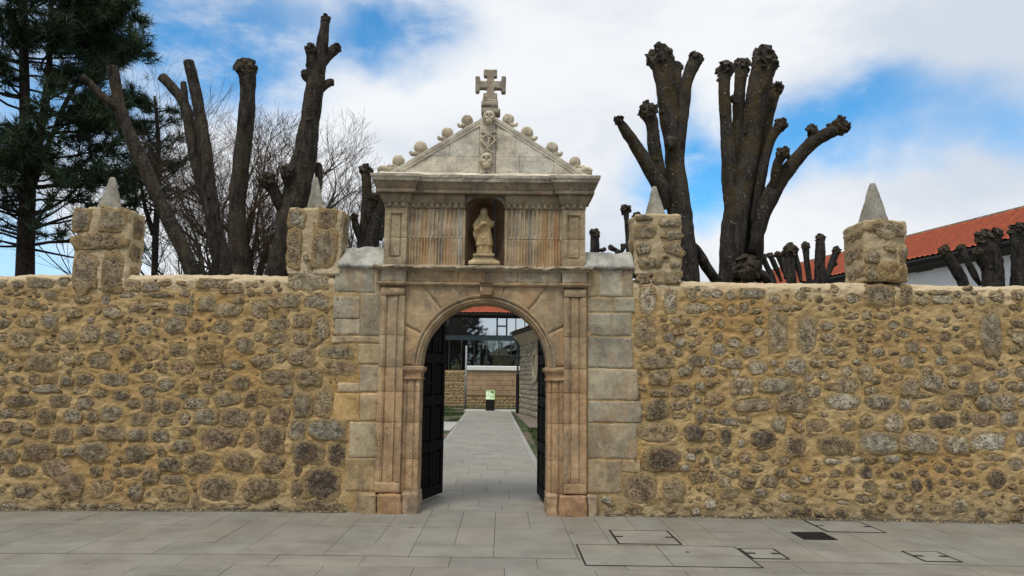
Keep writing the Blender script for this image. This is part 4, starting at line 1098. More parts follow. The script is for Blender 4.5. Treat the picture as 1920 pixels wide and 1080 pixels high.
def dentil(x0, x1, y0, y1):
    global dn
    dn += 1; bm = rbox(x0, x1, y0, y1, zd0+.003, zd1+.006, .03, .004, .005)
    obj('dentil', bm, 'cornice', gate, vcol((.27, .225, .15)), smooth=True)
for (a, b, yf) in ((ux0+.01, ui0-.01, UF-RES), (ui0+.03, nx0-.01, UF), (nx1+.01, ui1-.03, UF), (ui1+.01, ux1-.01, UF-RES)):
    n = max(3, int(round((b-a)/.078))); s_ = (b-a)/n
    for k in range(n):
        if random.random() < .08: continue
        dentil(a+s_*(k+.22), a+s_*(k+.78), yf-.030, yf-.006)
pc = [(.052, zc0-.004), (.095, zc0), (.105, zc0+.004), (.108, zc0+.035), (.098, zc0+.042), (.108, zc0+.055), (.118, (zc0+zc1_)/2+.02), (.135, zc1_), (.150, zc1_+.02), (.165, zt0), (.172, zt0+.004), (.172, zt1-.004), (.165, zt1)]
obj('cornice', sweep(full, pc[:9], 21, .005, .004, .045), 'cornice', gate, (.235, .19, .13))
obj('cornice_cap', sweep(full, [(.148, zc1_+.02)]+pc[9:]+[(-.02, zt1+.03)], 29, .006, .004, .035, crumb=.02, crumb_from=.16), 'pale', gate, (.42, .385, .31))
for (a, b, z0_) in ((ux0+.01, nx0-.01, uz1+.01), (nx1+.01, ux1-.01, uz1+.01), (nx0-.009, nx1+.009, zNt+.012)):
    bm = bmesh.new(); bx(bm, a, b, UF+.045, UB-.13, z0_, zt1-.01); obj('core_masonry', bm, 'cornice', gate, C_UP)
bm = bmesh.new(); bx(bm, ux0-.1, ux1+.1, UF-.04, UB+.05, zt1-.03, zt1+.012); obj('cornice_bed', bm, 'pale', gate, C_PALE)

# gable
GY = WY+.04; GB = WY+.36
ap = at(918, 212, GY); bl = at(708, 335, GY); br = at(1114, 336, GY); gb0 = zt1+.005
xap = ap.x
# sloping base course
bm = bmesh.new(); n = 60; g = []
for (yy_, zz_) in ((GY-.16, zt1+.008), (GY-.10, zt1+.035), (GY-.03, zt1+.075), (GY, zt1+.095)):
    sh = (zz_-zt1)*1.0
    g.append([bm.verts.new((bl.x-.02+sh*.6+(br.x+.02-bl.x+.02-sh*1.2)*i/n, yy_, zz_)) for i in range(n+1)])
for j in range(3):
    for i in range(n): bm.faces.new((g[j][i], g[j][i+1], g[j+1][i+1], g[j+1][i]))
roughen(bm, .012, 6, 2, .006, 20); obj('gable_base', bm, 'pale', gate, C_PALE, smooth=True)
def gable_z(x, drop=0.):
    if x < xap: f = (x-bl.x)/(xap-bl.x); z = bl.z+(ap.z-bl.z)*f
    else: f = (br.x-x)/(br.x-xap); z = br.z+(ap.z-br.z)*f
    return z-drop
# tympanum blocks
hz = [zt1+.02, at(918, 293, GY).z, at(918, 240, GY).z, ap.z]
st0, st1 = at(898, 280, GY).x, at(930, 280, GY).x
def tymp(x0, x1, z0, z1, col):
    n = 14; m_ = 6; bm = bmesh.new(); g = []
    for i in range(n+1):
        x = x0+(x1-x0)*i/n; zt_ = min(z1, gable_z(x, .02)); zb_ = min(z0, zt_-.001)
        g.append([bm.verts.new((x, GY+.02+(.004 if i in (0, n) or j in (0, m_) else 0), zb_+(zt_-zb_)*j/m_)) for j in range(m_+1)])
    for i in range(n):
        for j in range(m_):
            try: bm.faces.new((g[i][j], g[i+1][j], g[i+1][j+1], g[i][j+1]))
            except ValueError: pass
    roughen(bm, .008, 5, x0, .004, 24)
    obj('gable_block', bm, 'pale', gate, vcol(col, .07), smooth=True)
for (z0, z1, xs_) in ((hz[0], hz[1], [bl.x+.03, -1.02, -.62, st0]), (hz[0], hz[1], [st1, .18, .62, br.x-.03]), (hz[1], hz[2], [bl.x+.45, -.72, st0]), (hz[1], hz[2], [st1, .12, br.x-.45]), (hz[2], hz[3], [bl.x+.98, st0]), (hz[2], hz[3], [st1, br.x-.98])):
    for a, b in zip(xs_, xs_[1:]): tymp(a+.0015, b-.0015, z0+.0015, z1-.0015, (.60, .56, .47))
# core of the gable, raking copings
bm = bmesh.new()
for s, e in ((bl, 1), (br, -1)):
    pass
v = [bm.verts.new(p) for p in ((bl.x+.02, GY+.035, gb0-.02), (br.x-.02, GY+.035, gb0-.02), (xap, GY+.035, ap.z-.03), (bl.x+.02, GB, gb0-.02), (br.x-.02, GB, gb0-.02), (xap, GB, ap.z-.03))]
bm.faces.new((v[0], v[1], v[2])); bm.faces.new((v[5], v[4], v[3])); bm.faces.new((v[0], v[2], v[5], v[3])); bm.faces.new((v[1], v[4], v[5], v[2])); bm.faces.new((v[0], v[3], v[4], v[1]))
obj('core_masonry', bm, 'pale', gate, C_PALE)
for (e, s) in ((bl, -1), (br, 1)):
    L = Vector((xap-e.x, 0, ap.z-e.z)); ln = L.length; L.normalize(); Nn = Vector((-L.z, 0, L.x)) if s < 0 else Vector((L.z, 0, -L.x))
    if Nn.z < 0: Nn = -Nn
    prof = [(-.080, .022), (-.078, .012), (-.064, .010), (-.058, .015), (-.050, .015), (-.044, .009), (-.012, .007), (.004, .012), (.010, .05), (.008, .30)]
    n = 40; bm = bmesh.new(); g = []
    for i in range(n+1):
        c = Vector((e.x, 0, e.z))+L*(ln*i/n); g.append([bm.verts.new((c.x+Nn.x*q, GY+yy_, c.z+Nn.z*q)) for q, yy_ in prof])
    for i in range(n):
        for j in range(len(prof)-1):
            f = (g[i][j], g[i+1][j], g[i+1][j+1], g[i][j+1]); bm.faces.new(f if s < 0 else f[::-1])
    roughen(bm, .007, 6, s, .004, 22)
    obj('raking_coping', bm, 'pale', gate, (.55, .51, .42))

# organic carved shapes -------------------------------------------------------
def blob(bm, c, r, sub=3, dents=(), rot=None, seed=0., amp=0.):
    r = Vector(r) if hasattr(r, '__len__') else Vector((r, r, r))
    res = bmesh.ops.create_icosphere(bm, subdivisions=sub, radius=1.)
    for v in res['verts']:
        d = v.co.copy(); k = 1.
        for (dd, wd, am) in dents:
            q = (d-Vector(dd).normalized()).length; k += am*math.exp(-(q/wd)**2)
        if amp: k += amp*nz(d, 3, seed)
        p = Vector((d.x*r.x*k, d.y*r.y*k, d.z*r.z*k))
        if rot is not None: p = rot @ p
        v.co = Vector(c)+p
def tube(bm, pts, rad, N=8, cap=True, jit=0., seed=0., flat=None):
    pts = [Vector(p) for p in pts]; rings = []; up = Vector((0, -1, 0))
    for i, p in enumerate(pts):
        d = (pts[min(i+1, len(pts)-1)]-pts[max(i-1, 0)]).normalized()
        a = d.cross(up)
        if a.length < .1: a = d.cross(Vector((1, 0, 0)))
        a.normalize(); b = a.cross(d).normalized(); r = rad[i] if hasattr(rad, '__len__') else rad
        ring = []
        for k in range(N):
            an = 2*math.pi*k/N; q = a*math.cos(an)*r+b*math.sin(an)*r*(flat or 1)
            if jit: q *= 1+jit*nz(p+q, 2.2/max(r, .02)*.25, seed)
            ring.append(bm.verts.new(p+q))
        rings.append(ring)
    for i in range(len(rings)-1):
        for k in range(N): bm.faces.new((rings[i][k], rings[i][(k+1) % N], rings[i+1][(k+1) % N], rings[i+1][k]))
    if cap:
        bm.faces.new(rings[0][::-1]); bm.faces.new(rings[-1])
    return rings
def remesh(o, vox, smooth=True):
    md = o.modifiers.new('fuse', 'REMESH'); md.mode = 'VOXEL'; md.voxel_size = vox; md.use_smooth_shade = smooth
    sm = o.modifiers.new('soften', 'SMOOTH'); sm.iterations = 2; sm.factor = .5
    return o
mppG = (at(968, 250, GY).x-at(918, 250, GY).x)/50
# central strip
bm = rbox(st0+.012, st1-.012, GY+.004, GY+.05, zt1+.03, ap.z-.06, .04, .004, .006)
strip = obj('carved_strip', bm, 'pale', gate, (.52, .47, .37), smooth=True)
def skull(px, py, s, name='skull'):
    c = at(px, py, GY-.025); bm = bmesh.new()
    ey = [((-.42, -.9, -.02), .27, -.62), ((.42, -.9, -.02), .27, -.62), ((0, -.95, -.42), .15, -.35)]
    blob(bm, (c.x, c.y, c.z+s*.16), (s*.46, s*.44, s*.46), 5, ey)
    blob(bm, (c.x, c.y-s*.10, c.z-s*.26), (s*.27, s*.30, s*.22), 3, [((0, -1, -.1), .35, -.25)])
    for q in (-1, 1): blob(bm, (c.x+q*s*.40, c.y+s*.02, c.z+s*.02), (s*.10, s*.12, s*.18), 2)
    return obj(name, bm, 'pale', gate, (.50, .44, .33), smooth=True)
skull(917, 222, 24*mppG); sk = skull(912, 303, 27*mppG)
def bone(a, b, r):
    p, q = at(*a, GY-.02), at(*b, GY-.02); bm = bmesh.new(); d = q-p
    tube(bm, [p+d*f for f in np.linspace(0, 1, 7)], [r*1.1, r, r*.8, r*.75, r*.8, r, r*1.1], 8)
    n_ = Vector((-d.z, 0, d.x)).normalized()
    for e in (p, q):
        for s in (-1, 1): blob(bm, e+n_*s*r*.9, r*1.25, 2)
    obj('bone', bm, 'pale', gate, (.50, .44, .33), smooth=True)
for (a, b) in (((904, 247), (927, 258)), ((928, 246), (904, 258)), ((903, 264), (922, 287)), ((929, 263), (904, 288)), ((917, 259), (914, 288))): bone(a, b, .013)
bm = bmesh.new(); c = at(912, 322, GY-.02)
for s in (-1, 1): tube(bm, [c+Vector((s*q*.028, 0, (.02 if q < 1 else -.005)-.006*q*q*.6)) for q in (0, 1, 2, 3)], [.012, .016, .014, .008], 8)
obj('carved_scroll', bm, 'pale', gate, (.42, .38, .30), smooth=True)
# crockets: curled leaves pierced by the sky
def crocket(px, py, size, ang, tail, seed):
    c = at(px, py, GY+.10); s = size*mppG/2*1.12; bm = bmesh.new()
    az = [(-5, .95), (36, 1.05), (70, 1.05), (130, 1.05), (168, .95), (205, .85), (250, .8), (335, .85)]      # ribs of a curled leaf with a dark slit between
    for an, k in az:
        a_ = R_(an if tail > 0 else 180-an)
        tube(bm, [(c.x+math.cos(a_)*math.cos(e_)*s*.60*k, c.y-math.sin(a_)*math.cos(e_)*s*.60*k, c.z+math.sin(e_)*s*.66) for e_ in np.linspace(-1.45, 1.45, 9)], [s*.14, s*.20, s*.24, s*.26, s*.27, s*.27, s*.26, s*.24, s*.2], 8, jit=.3, seed=seed)
    blob(bm, (c.x, c.y, c.z+s*.66), (s*.34, s*.34, s*.18), 2)
    tube(bm, [Vector((c.x-tail*s*q[0], c.y-.03, c.z+s*q[1])) for q in ((.2, -.75), (.65, -.80), (1.05, -.85), (1.22, -.62), (1.05, -.42))], [s*.3, s*.30, s*.27, s*.22, s*.14], 8)
    blob(bm, (c.x, c.y+.02, c.z-s*.80), (s*.85, s*.6, s*.36), 2, seed=seed, amp=.2)
    o = obj('crocket', bm, 'pale', gate, (.50, .44, .33), smooth=True); return remesh(o, .011)
for i, (px, py, sz, tl) in enumerate(((876, 227, 25, 1), (839, 251, 25, 1), (789, 278, 28, 1), (747, 303, 26, 1), (953, 225, 25, -1), (988, 250, 27, -1), (1035, 279, 27, -1), (1078, 305, 24, -1))):
    crocket(px, py, sz, 20 if tl > 0 else 160, tl, i)
for (px, py, tl) in ((724, 318, 1), (1094, 320, -1)):
    c = at(px, py, GY+.06); bm = bmesh.new(); s = .075
    tube(bm, [c+Vector((-tl*s*q[0], 0, s*q[1])) for q in ((1.5, -.1), (1., .28), (.2, .25), (-.5, -.1), (-1.4, .0), (-1.8, .5), (-1.2, .75), (-.6, .45))], [s*.3, s*.42, s*.5, s*.45, s*.42, s*.4, s*.36, s*.2], 8, jit=.5)
    blob(bm, c+Vector((0, .03, -.03)), (s*1.6, s*.7, s*.4), 2, amp=.3)
    remesh(obj('crocket', bm, 'pale', gate, (.50, .44, .33), smooth=True), .011)
# cross on its block
CYY = GY+.10
def cb(bm, x0, x1, y0, y1, dep): # pixels
    a = at(x0, (y0+y1)/2, CYY); b = at(x1, (y0+y1)/2, CYY); zt_ = at((x0+x1)/2, y0, CYY).z; zb_ = at((x0+x1)/2, y1, CYY).z
    b2 = rbox(a.x, b.x, CYY-dep/2, CYY+dep/2, zb_, zt_, .03, .006, .008)
    me = bpy.data.meshes.new('t'); b2.to_mesh(me); b2.free(); bm.from_mesh(me); bpy.data.meshes.remove(me)
bm = bmesh.new()
cb(bm, 913, 926, 133, 192, .10); cb(bm, 907, 932.5, 132.5, 146, .105); cb(bm, 892, 948, 154, 168, .10); cb(bm, 891.5, 900, 145, 175, .105); cb(bm, 940, 948.5, 145, 175.5, .105); cb(bm, 906, 932.5, 176, 188, .105)
remesh(obj('cross', bm, 'carved', gate, (.36, .32, .255), smooth=True), .010)
for (x0, x1, y0, y1, d) in ((905, 933, 189, 194, .15), (902, 934, 194, 203, .19), (905, 933, 203, 208, .16), (903, 938, 208, 217, .19)):
    bm = bmesh.new(); cb(bm, x0, x1, y0, y1, d); obj('cross_pedestal', bm, 'carved', gate, vcol((.36, .325, .26)), smooth=True)

# flank masonry (dressed blocks, sloping capstone)
FL = [((628, 503, 703, 548), (.30, .295, .255)), ((704, 503, 716, 555), C_GREY), ((625, 556, 675, 597), (.29, .285, .25)), ((676, 550, 716, 630), (.30, .27, .215)), ((628, 598, 675, 628), (.40, .395, .35)),
      ((622, 630, 706, 643), (.42, .36, .26)), ((672, 645, 715, 682), (.36, .31, .22)), ((675, 684, 713, 735), (.33, .30, .245)), ((634, 718, 674, 735), (.40, .35, .26)), ((626, 737, 674, 789), (.42, .30, .15)), ((675, 737, 710, 789), (.36, .31, .225)),
      ((655, 791, 707, 858), (.33, .30, .23)), ((649, 859, 704, 920), (.36, .28, .17)),
      ((1101, 505, 1124, 556), (.34, .29, .20)), ((1125, 507, 1167, 556), (.35, .36, .335)), ((1168, 507, 1186, 556), (.28, .27, .225)), ((1101, 558, 1150, 585), (.30, .27, .21)), ((1151, 558, 1190, 585), (.29, .285, .25)),
      ((1101, 587, 1146, 630), (.27, .265, .235)), ((1147, 587, 1184, 630), (.26, .26, .235)), ((1101, 632, 1186, 690), (.28, .27, .24)), ((1101, 692, 1196, 750), (.31, .30, .265)), ((1101, 752, 1203, 792), (.29, .29, .265)),
      ((1101, 794, 1194, 860), (.32, .295, .235)), ((1101, 862, 1165, 924), (.35, .31, .235)), ((1166, 862, 1200, 886), (.36, .31, .22))]
for (a, b, c, d), col in FL:
    x0, x1 = X_(a, (b+d)/2, WY), X_(c, (b+d)/2, WY); z1, z0 = at((a+c)/2, b, WY).z, at((a+c)/2, d, WY).z
    if c in (716, 715, 713, 710, 707, 704, 706, 703): x1 = max(x1, xL0) if c != 703 else x1
    obj('ashlar_block', rbox(x0+.0015, x1-.0015, WY-.016+random.uniform(-.003, .003), WY+.10, z0+.001, z1-.001, .03, .008, .004), 'ashlar', gate, vcol((col[0]*1.20, col[1]*1.10, col[2]*.93), .05), smooth=True)
for (a, b, y0, y1) in ((635, 722, 464, 500), (1098, 1188, 473, 503)):
    x0, x1 = at(a, 485, WY).x, at(b, 485, WY).x; zt_ = at((a+b)/2, y0, WY+.14).z; zb_ = at((a+b)/2, y1, WY-.05).z
    bm = bmesh.new(); n = 24; g = []
    for (yy_, zz_) in ((WY+.02, zb_-.03), (WY-.03, zb_-.012), (WY-.055, zb_+.006), (WY-.055, zb_+.03), (WY-.03, zb_+.055), (WY+.05, (zb_+zt_)/2+.02), (WY+.13, zt_-.005), (WY+.2, zt_), (WY+.5, zt_), (WY+.55, zt_-.1)):
        g.append([bm.verts.new((x0+(x1-x0)*i/n, yy_, zz_)) for i in range(n+1)])
    for j in range(len(g)-1):
        for i in range(n): bm.faces.new((g[j][i], g[j][i+1], g[j+1][i+1], g[j+1][i]))
    roughen(bm, .022, 7, a, .016, 24); obj('capstone', bm, 'grey_cap', gate, (.42, .42, .38), smooth=True)

# ------------------------------------------------------------------ statue
SY = UF+.16
st = thing('stone_statue', 'weathered cream stone statue of a robed bearded saint with a dark staff in the niche', 'statue', (ncx-.01, SY, uz0+.03))
def S(px, py): p = at(px, py, SY); return p
bm = bmesh.new(); c = S(907, 470)
mp = (at(957, 470, SY).x-at(907, 470, SY).x)/50
def lathe(bm, rows, seed=0., fold=0., nf=9, N=36):
    rings = []
    for (py, w_, dpt, xo) in rows:
        p = S(906+xo, py); ring = []
        for k in range(N):
            a = 2*math.pi*k/N; q = 1+fold*math.sin(a*nf+py*.06)+fold*.6*math.sin(a*(nf+4)-py*.11)
            ring.append(bm.verts.new((p.x+math.cos(a)*w_*mp*q, p.y+math.sin(a)*dpt*mp*q, p.z)))
        rings.append(ring)
    for i in range(len(rings)-1):
        for k in range(N): bm.faces.new((rings[i][k], rings[i+1][k], rings[i+1][(k+1) % N], rings[i][(k+1) % N]))
    bm.faces.new(rings[0]); bm.faces.new(rings[-1][::-1])
# feet & under robe, over robe, torso, cape shoulders
lathe(bm, [(456, 13.5, 9, 2), (468, 14, 9.5, 2), (479, 15, 10, 2)], fold=.07, nf=7)
lathe(bm, [(425, 11, 8.5, 2), (438, 13.5, 10, 2), (450, 15.2, 11, 2), (461, 16.3, 11.8, 2)], fold=.045, nf=8)
lathe(bm, [(403, 8, 6.5, 1.), (410, 12, 8.5, .5), (420, 14.5, 9.5, 0), (432, 12.5, 9.5, 1)], fold=.03, nf=6)
blob(bm, S(907.5, 400)+Vector((0, -.02, 0)), (7*mp, 7.2*mp, 8.6*mp), 4, [((-.35, -.9, .05), .2, -.12), ((.35, -.9, .05), .2, -.12), ((0, -1, -.15), .16, .14)])
blob(bm, S(907.5, 397)+Vector((0, .02, 0)), (7.6*mp, 7.2*mp, 8.5*mp), 3)           # hair
tube(bm, [S(907.5, 405)+Vector((0, -.045, 0)), S(907.5, 411)+Vector((0, -.055, 0)), S(907.5, 419)+Vector((0, -.06, 0))], [4.6*mp, 4.0*mp, 1.6*mp], 8)   # beard
for s, pts in ((-1, [(896, 413), (891, 425), (892, 433), (903, 424)]), (1, [(917, 413), (923, 424), (925, 421), (927, 420)])):
    ys = (0, -.02, -.05, -.10)
    tube(bm, [S(*p)+Vector((0, y_, 0)) for p, y_ in zip(pts, ys)], [4.6*mp, 5.2*mp, 4.6*mp, 2.6*mp], 10)
tube(bm, [S(891, 434)+Vector((0, -.03, 0)), S(891, 444)+Vector((0, -.02, 0)), S(893, 452)], [4.6*mp, 4*mp, 1.8*mp], 8)   # hanging sleeve
for (hx, hy, dy) in ((904, 423, -.115), (927, 420, -.12)):
    p = S(hx, hy)+Vector((0, dy, 0)); blob(bm, p, (2.3*mp, 2.*mp, 2.4*mp), 2)
    for q in range(4): tube(bm, [p+Vector((.004, -.004, (q-1.5)*.006)), p+Vector((.016, -.010, (q-1.5)*.0065)), p+Vector((.022, .0, (q-1.5)*.0065))], [.0042, .004, .003], 6)
    tube(bm, [p+Vector((0, -.004, .012)), p+Vector((.010, -.012, .018))], [.0045, .0035], 6)
# book on the breast and drapery swags
b2 = rbox(S(902, 420).x, S(914, 420).x, SY-.115, SY-.085, S(908, 423.5).z, S(908, 418).z, .03, 0, .004, 1)
me = bpy.data.meshes.new('t'); b2.to_mesh(me); b2.free(); bm.from_mesh(me); bpy.data.meshes.remove(me)
for k, (w_, dz) in enumerate(((9, 0), (6.5, 3.5), (4, 6.5))):
    tube(bm, [S(907+w_*q*.9, 445+dz*.6-abs(q)**1.6*w_*.8+3)+Vector((0, -.115*(1-.10*abs(q)), 0)) for q in np.linspace(-1, 1, 7)], 1.0*mp, 6)
for q in (-.7, -.3, .2, .6):
    tube(bm, [S(908+13*q, 463)+Vector((0, -.125*(1-.25*q*q), 0)), S(908+13*q*1.05-3*q, 478)+Vector((0, -.12*(1-.2*q*q), 0))], [1.1*mp, 1.5*mp], 6)
for s in (-1, 1): blob(bm, S(908+6*s, 480)+Vector((0, -.09, 0)), (3*mp, 4.5*mp, 1.8*mp), 2)
M['statue'] = mat_ashlar('cream_statue_stone', .20, .40, 0, -.5, .3)
remesh(obj('figure', bm, 'statue', st, (.50, .38, .205), smooth=True), .0075)
for (w_, y0, y1, d) in ((20, 479, 483.5, .30), (19, 483.5, 487, .27), (21, 487, 489, .29), (29, 494, 500, .36)):
    a = S(908-w_, (y0+y1)/2); b = S(908+w_, (y0+y1)/2)
    obj('base_moulding', rbox(a.x, b.x, SY-d/2, SY+d/2, S(908, y1).z, S(908, y0).z, .04, .003, .006), 'statue', st, (.48, .38, .225), smooth=True)
bm = bmesh.new(); q0, q1 = 20.5, 28.5
za_, zb_ = S(908, 489).z, S(908, 494).z; xa_ = S(908, 490).x
hexa(bm, [(xa_-q1*mp, SY-.175, zb_), (xa_+q1*mp, SY-.175, zb_), (xa_+q1*mp, SY+.175, zb_), (xa_-q1*mp, SY+.175, zb_), (xa_-q0*mp, SY-.14, za_), (xa_+q0*mp, SY-.14, za_), (xa_+q0*mp, SY+.14, za_), (xa_-q0*mp, SY+.14, za_)])
obj('base_slope', bm, 'statue', st, (.48, .38, .225))
bm = bmesh.new(); p0, p1 = S(928.5, 487)+Vector((0, -.15, 0)), S(928.5, 384)+Vector((0, -.13, 0))
tube(bm, [p0+(p1-p0)*f for f in (0, .5, 1)], .011, 8)
b2p = p1+Vector((0, 0, -.01)); tube(bm, [b2p+Vector((-.022, 0, 0)), b2p+Vector((.022, 0, 0))], .011, 8); tube(bm, [b2p+Vector((0, 0, -.02)), b2p+Vector((0, 0, .03))], .014, 8)
obj('staff', bm, 'black', st)

# ------------------------------------------------------------------ door leaves
def leaf(label, hinge, end, sgn, th=.055):
    h = Vector((*hinge, 0)); e = Vector((*end, 0)); W_ = (e-h).length; d = (e-h).normalized(); nrm = Vector((-d.y, d.x, 0))*sgn   # nrm: towards the passage
    t = thing('door_leaf', label, 'door', (h.x, h.y, .02))
    zt = 2.43; zh = 1.62
    def top(u): return zh+(zt-zh)*math.sqrt(max(0, 1-(1-u/W_)**2))
    def P(u, v, z): p = h+d*u+nrm*v; return (p.x, p.y, z)
    bm = bmesh.new(); n = 24; A = []
    for i in range(n+1):
        u = W_*i/n; A.append([bm.verts.new(P(u, v, z)) for v, z in ((0, .03), (-th, .03), (-th, top(u)), (0, top(u)))])
    for i in range(n):
        for k in range(4): bm.faces.new((A[i][k], A[i][(k+1) % 4], A[i+1][(k+1) % 4], A[i+1][k]))
    bm.faces.new(A[0]); bm.faces.new(A[-1][::-1]); bmesh.ops.recalc_face_normals(bm, faces=bm.faces)
    obj('boards', bm, 'wood', t)
    st_ = .085
    def rail(u0, u1, z0, z1, dep, nm='rail', slope=False):
        bm = bmesh.new(); n = 10; g = []
        for i in range(n+1):
            u = u0+(u1-u0)*i/n; zz = min(z1, top(u)-.003) if slope else z1
            z0_ = min(z0, zz-.01)
            g.append([bm.verts.new(P(u, v, z)) for v, z in ((0, z0_), (dep, z0_), (dep, zz), (0, zz))])
        for i in range(n):
            for k in range(4): bm.faces.new((g[i][k], g[i][(k+1) % 4], g[i+1][(k+1) % 4], g[i+1][k]))
        bm.faces.new(g[0]); bm.faces.new(g[-1][::-1]); bmesh.ops.recalc_face_normals(bm, faces=bm.faces)
        obj(nm, bm, 'wood', t)
    rail(.0, st_, .032, 2.5, .03, 'stile', True); rail(W_-st_, W_, .032, 2.5, .03, 'stile', True); rail(W_/2-.035, W_/2+.035, .032, 2.5, .03, 'stile', True)
    for z0 in (.032, .62, 1.22, 1.78): rail(st_, W_/2-.035, z0, z0+.13, .029); rail(W_/2+.035, W_-st_, z0, z0+.13, .029)
    for z0, z1 in ((.17, .61), (.76, 1.21), (1.36, 1.77), (1.92, 2.3)):
        for ua, ub in ((st_+.03, W_/2-.065), (W_/2+.065, W_-st_-.03)):
            for kk in (0, 1):
                w_ = (ub-ua)/2; rail(ua+w_*kk+.008, ua+w_*(kk+1)-.008, z0+.02, z1-.02, .022, 'raised_panel', True)
    for z0 in (.35, 1.5):
        rail(.0, .34, z0, z0+.05, .036, 'strap_hinge')
leaf('dark wooden panelled door leaf standing open on the left side of the archway', (jL-.07, WY+.40), (at(826, 927, Z=0).x, WY+1.22), 1 if False else -1)
leaf('dark wooden door leaf on the right side of the archway, seen nearly edge-on', (jR+.045, WY+.40), (jR-.035, WY+1.22), 1)

# ------------------------------------------------------------------ pollarded trees
def C5(x, y): return (x/2.077, y/2.077)                   # enlargements the outlines were measured on
def C6(x, y): return (1080+x/2.1607, 60+y/2.1607)
def C7(x, y): return (1560+x/4.908, 340+y/4.908)
def catmull(pts, n=6):
    P = [np.array(p, float) for p in pts]; P = [2*P[0]-P[1]]+P+[2*P[-1]-P[-2]]; out = []
    for i in range(1, len(P)-2):
        for k in range(n):
            t = k/n; a, b, c, d = P[i-1], P[i], P[i+1], P[i+2]
            out.append(.5*((2*b)+(-a+c)*t+(2*a-5*b+4*c-d)*t*t+(-a+3*b-3*c+d)*t**3))
    out.append(P[-2]); return out
def limb_mesh(bm, pts, Y, dy=0., seed=0., rough=.12, N=20, scale=1.):
    """pts: (px, py, r_px) ; the limb leans dy metres in depth from its first to its last point"""
    w3 = []
    for i, (px, py, r) in enumerate(pts):
        f = i/(len(pts)-1); yy_ = Y+dy*f; p = at(px, py, yy_); k = (at(px+50, py, yy_).x-p.x)/50
        w3.append((p.x, p.y, p.z, r*k*scale*.95))
    c = catmull(w3, 9); rings = []
    cen = [Vector(q[:3]) for q in c]; up = Vector((0, -1, 0))
    for i, p in enumerate(cen):
        d = (cen[min(i+1, len(cen)-1)]-cen[max(i-1, 0)]).normalized(); a = d.cross(up).normalized(); b = a.cross(d).normalized(); r = c[i][3]
        ring = []
        for k in range(N):
            an = 2*math.pi*k/N; q = a*math.cos(an)+b*math.sin(an)
            s = 1+rough*(nz(p+q*r, 3., seed)*1.1+nz(p*.6+q*2, 1.3, seed+4)*.8)+rough*.8*max(-.2, nz(p+q*r, 9, seed))+rough*.3*nz(p+q*r, 24, seed)
            ring.append(bm.verts.new(p+q*r*s))
        rings.append(ring)
    for i in range(len(rings)-1):
        for k in range(N): bm.faces.new((rings[i][k], rings[i][(k+1) % N], rings[i+1][(k+1) % N], rings[i+1][k]))
    bm.faces.new(rings[0][::-1]); bm.faces.new(rings[-1])
    rk = random.Random(seed)
    for _ in range(5):                                  # healed branch scars
        i = rk.randrange(len(cen)//3, len(cen)-3); an = rk.uniform(0, 6.28); r = c[i][3]
        if r < .05: continue
        v = Vector((math.cos(an), math.sin(an)*.8, 0)).normalized(); blob(bm, cen[i]+v*r*.92, (r*rk.uniform(.16, .3),)*2+(r*rk.uniform(.2, .4),), 2, [((v.x, v.y, 0), .45, -.35)], seed=_, amp=.35)
    return cen[-1], (cen[-1]-cen[-3]).normalized(), c[-1][3]
def knuckle(parent, pos, d, r, seed, n=9, name='knuckle', mat='bark_k'):
    """the swollen fist of a pollarded limb: stubs cut again and again"""
    rs = random.Random(seed); bm = bmesh.new(); cuts_ = []
    blob(bm, pos, (r*.92, r*.92, r*.88), 3, seed=seed, amp=.55)
    for k in range(n):
        v = Vector((rs.gauss(0, 1), rs.gauss(0, 1), rs.gauss(0, 1))).normalized()+d*.9
        v.normalize(); rr = r*rs.uniform(.24, .46); L = r*rs.uniform(.85, 1.22)
        p1 = pos+v*L
        tube(bm, [pos+v*r*.3, pos+v*L*.7, p1], [rr*.8, rr*rs.uniform(.8, 1.), rr*rs.uniform(.85, 1.1)], 8, jit=.8, seed=seed+k)
        cuts_.append((p1, v, rr*.7))
    for k in range(6):
        v = Vector((rs.gauss(0, 1), rs.gauss(0, 1), rs.gauss(0, 1))).normalized(); blob(bm, pos-d*r*rs.uniform(-.2, 1.0)+v*r*.75, r*rs.uniform(.12, .26), 2, seed=k, amp=.6)
    for v in bm.verts: v.co += Vector((nz(v.co, 9/max(r, .08)*.3, seed), nz(v.co, 9/max(r, .08)*.3, seed+3), nz(v.co, 9/max(r, .08)*.3, seed+6)))*r*.19
    return obj(name, bm, mat, parent)
def pollard(label, Y, limbs, bark, group, base_px, seed, knk=1.25):
    b = at(*base_px, Y); t = thing('pollarded_tree', label, 'tree', (b.x, Y, -.03), group)
    for i, L in enumerate(limbs):
        pts, dy, kr, y0 = list(L[0]), L[1], L[2], (L[3] if len(L) > 3 else 0.)
        if i: pts[0] = (pts[0][0], pts[0][1], pts[0][2]*.5)
        bm = bmesh.new(); end, d, r = limb_mesh(bm, pts, Y+y0, dy, seed+i*3.1)
        o = obj('trunk' if i == 0 else 'limb', bm, bark, t, smooth=True)
        if kr: knuckle(o, end+d*r*.15, d, r*kr*(1.14 if bark == 'bark_r' else 1.04), seed*10+i, 9)
        else:
            bm = bmesh.new(); tube(bm, [end-d*.01, end+d*.004], [r*.93, r*.9], 12, jit=.2); obj('cut_end', bm, 'cut', o)
    return t
def down(pts, k=1.12, dy_px=190):                        # carry a trunk on down behind the wall to the ground
    (x, y, r), (x2, y2, r2) = pts[0], pts[1]
    sl = (x-x2)/max(1, (y-y2)); return [(x+sl*dy_px*.5, y+dy_px, r*k*1.25), (x+sl*dy_px*.2, y+dy_px*.45, r*k)]+list(pts)
GRP = 'pollarded trees behind the wall'
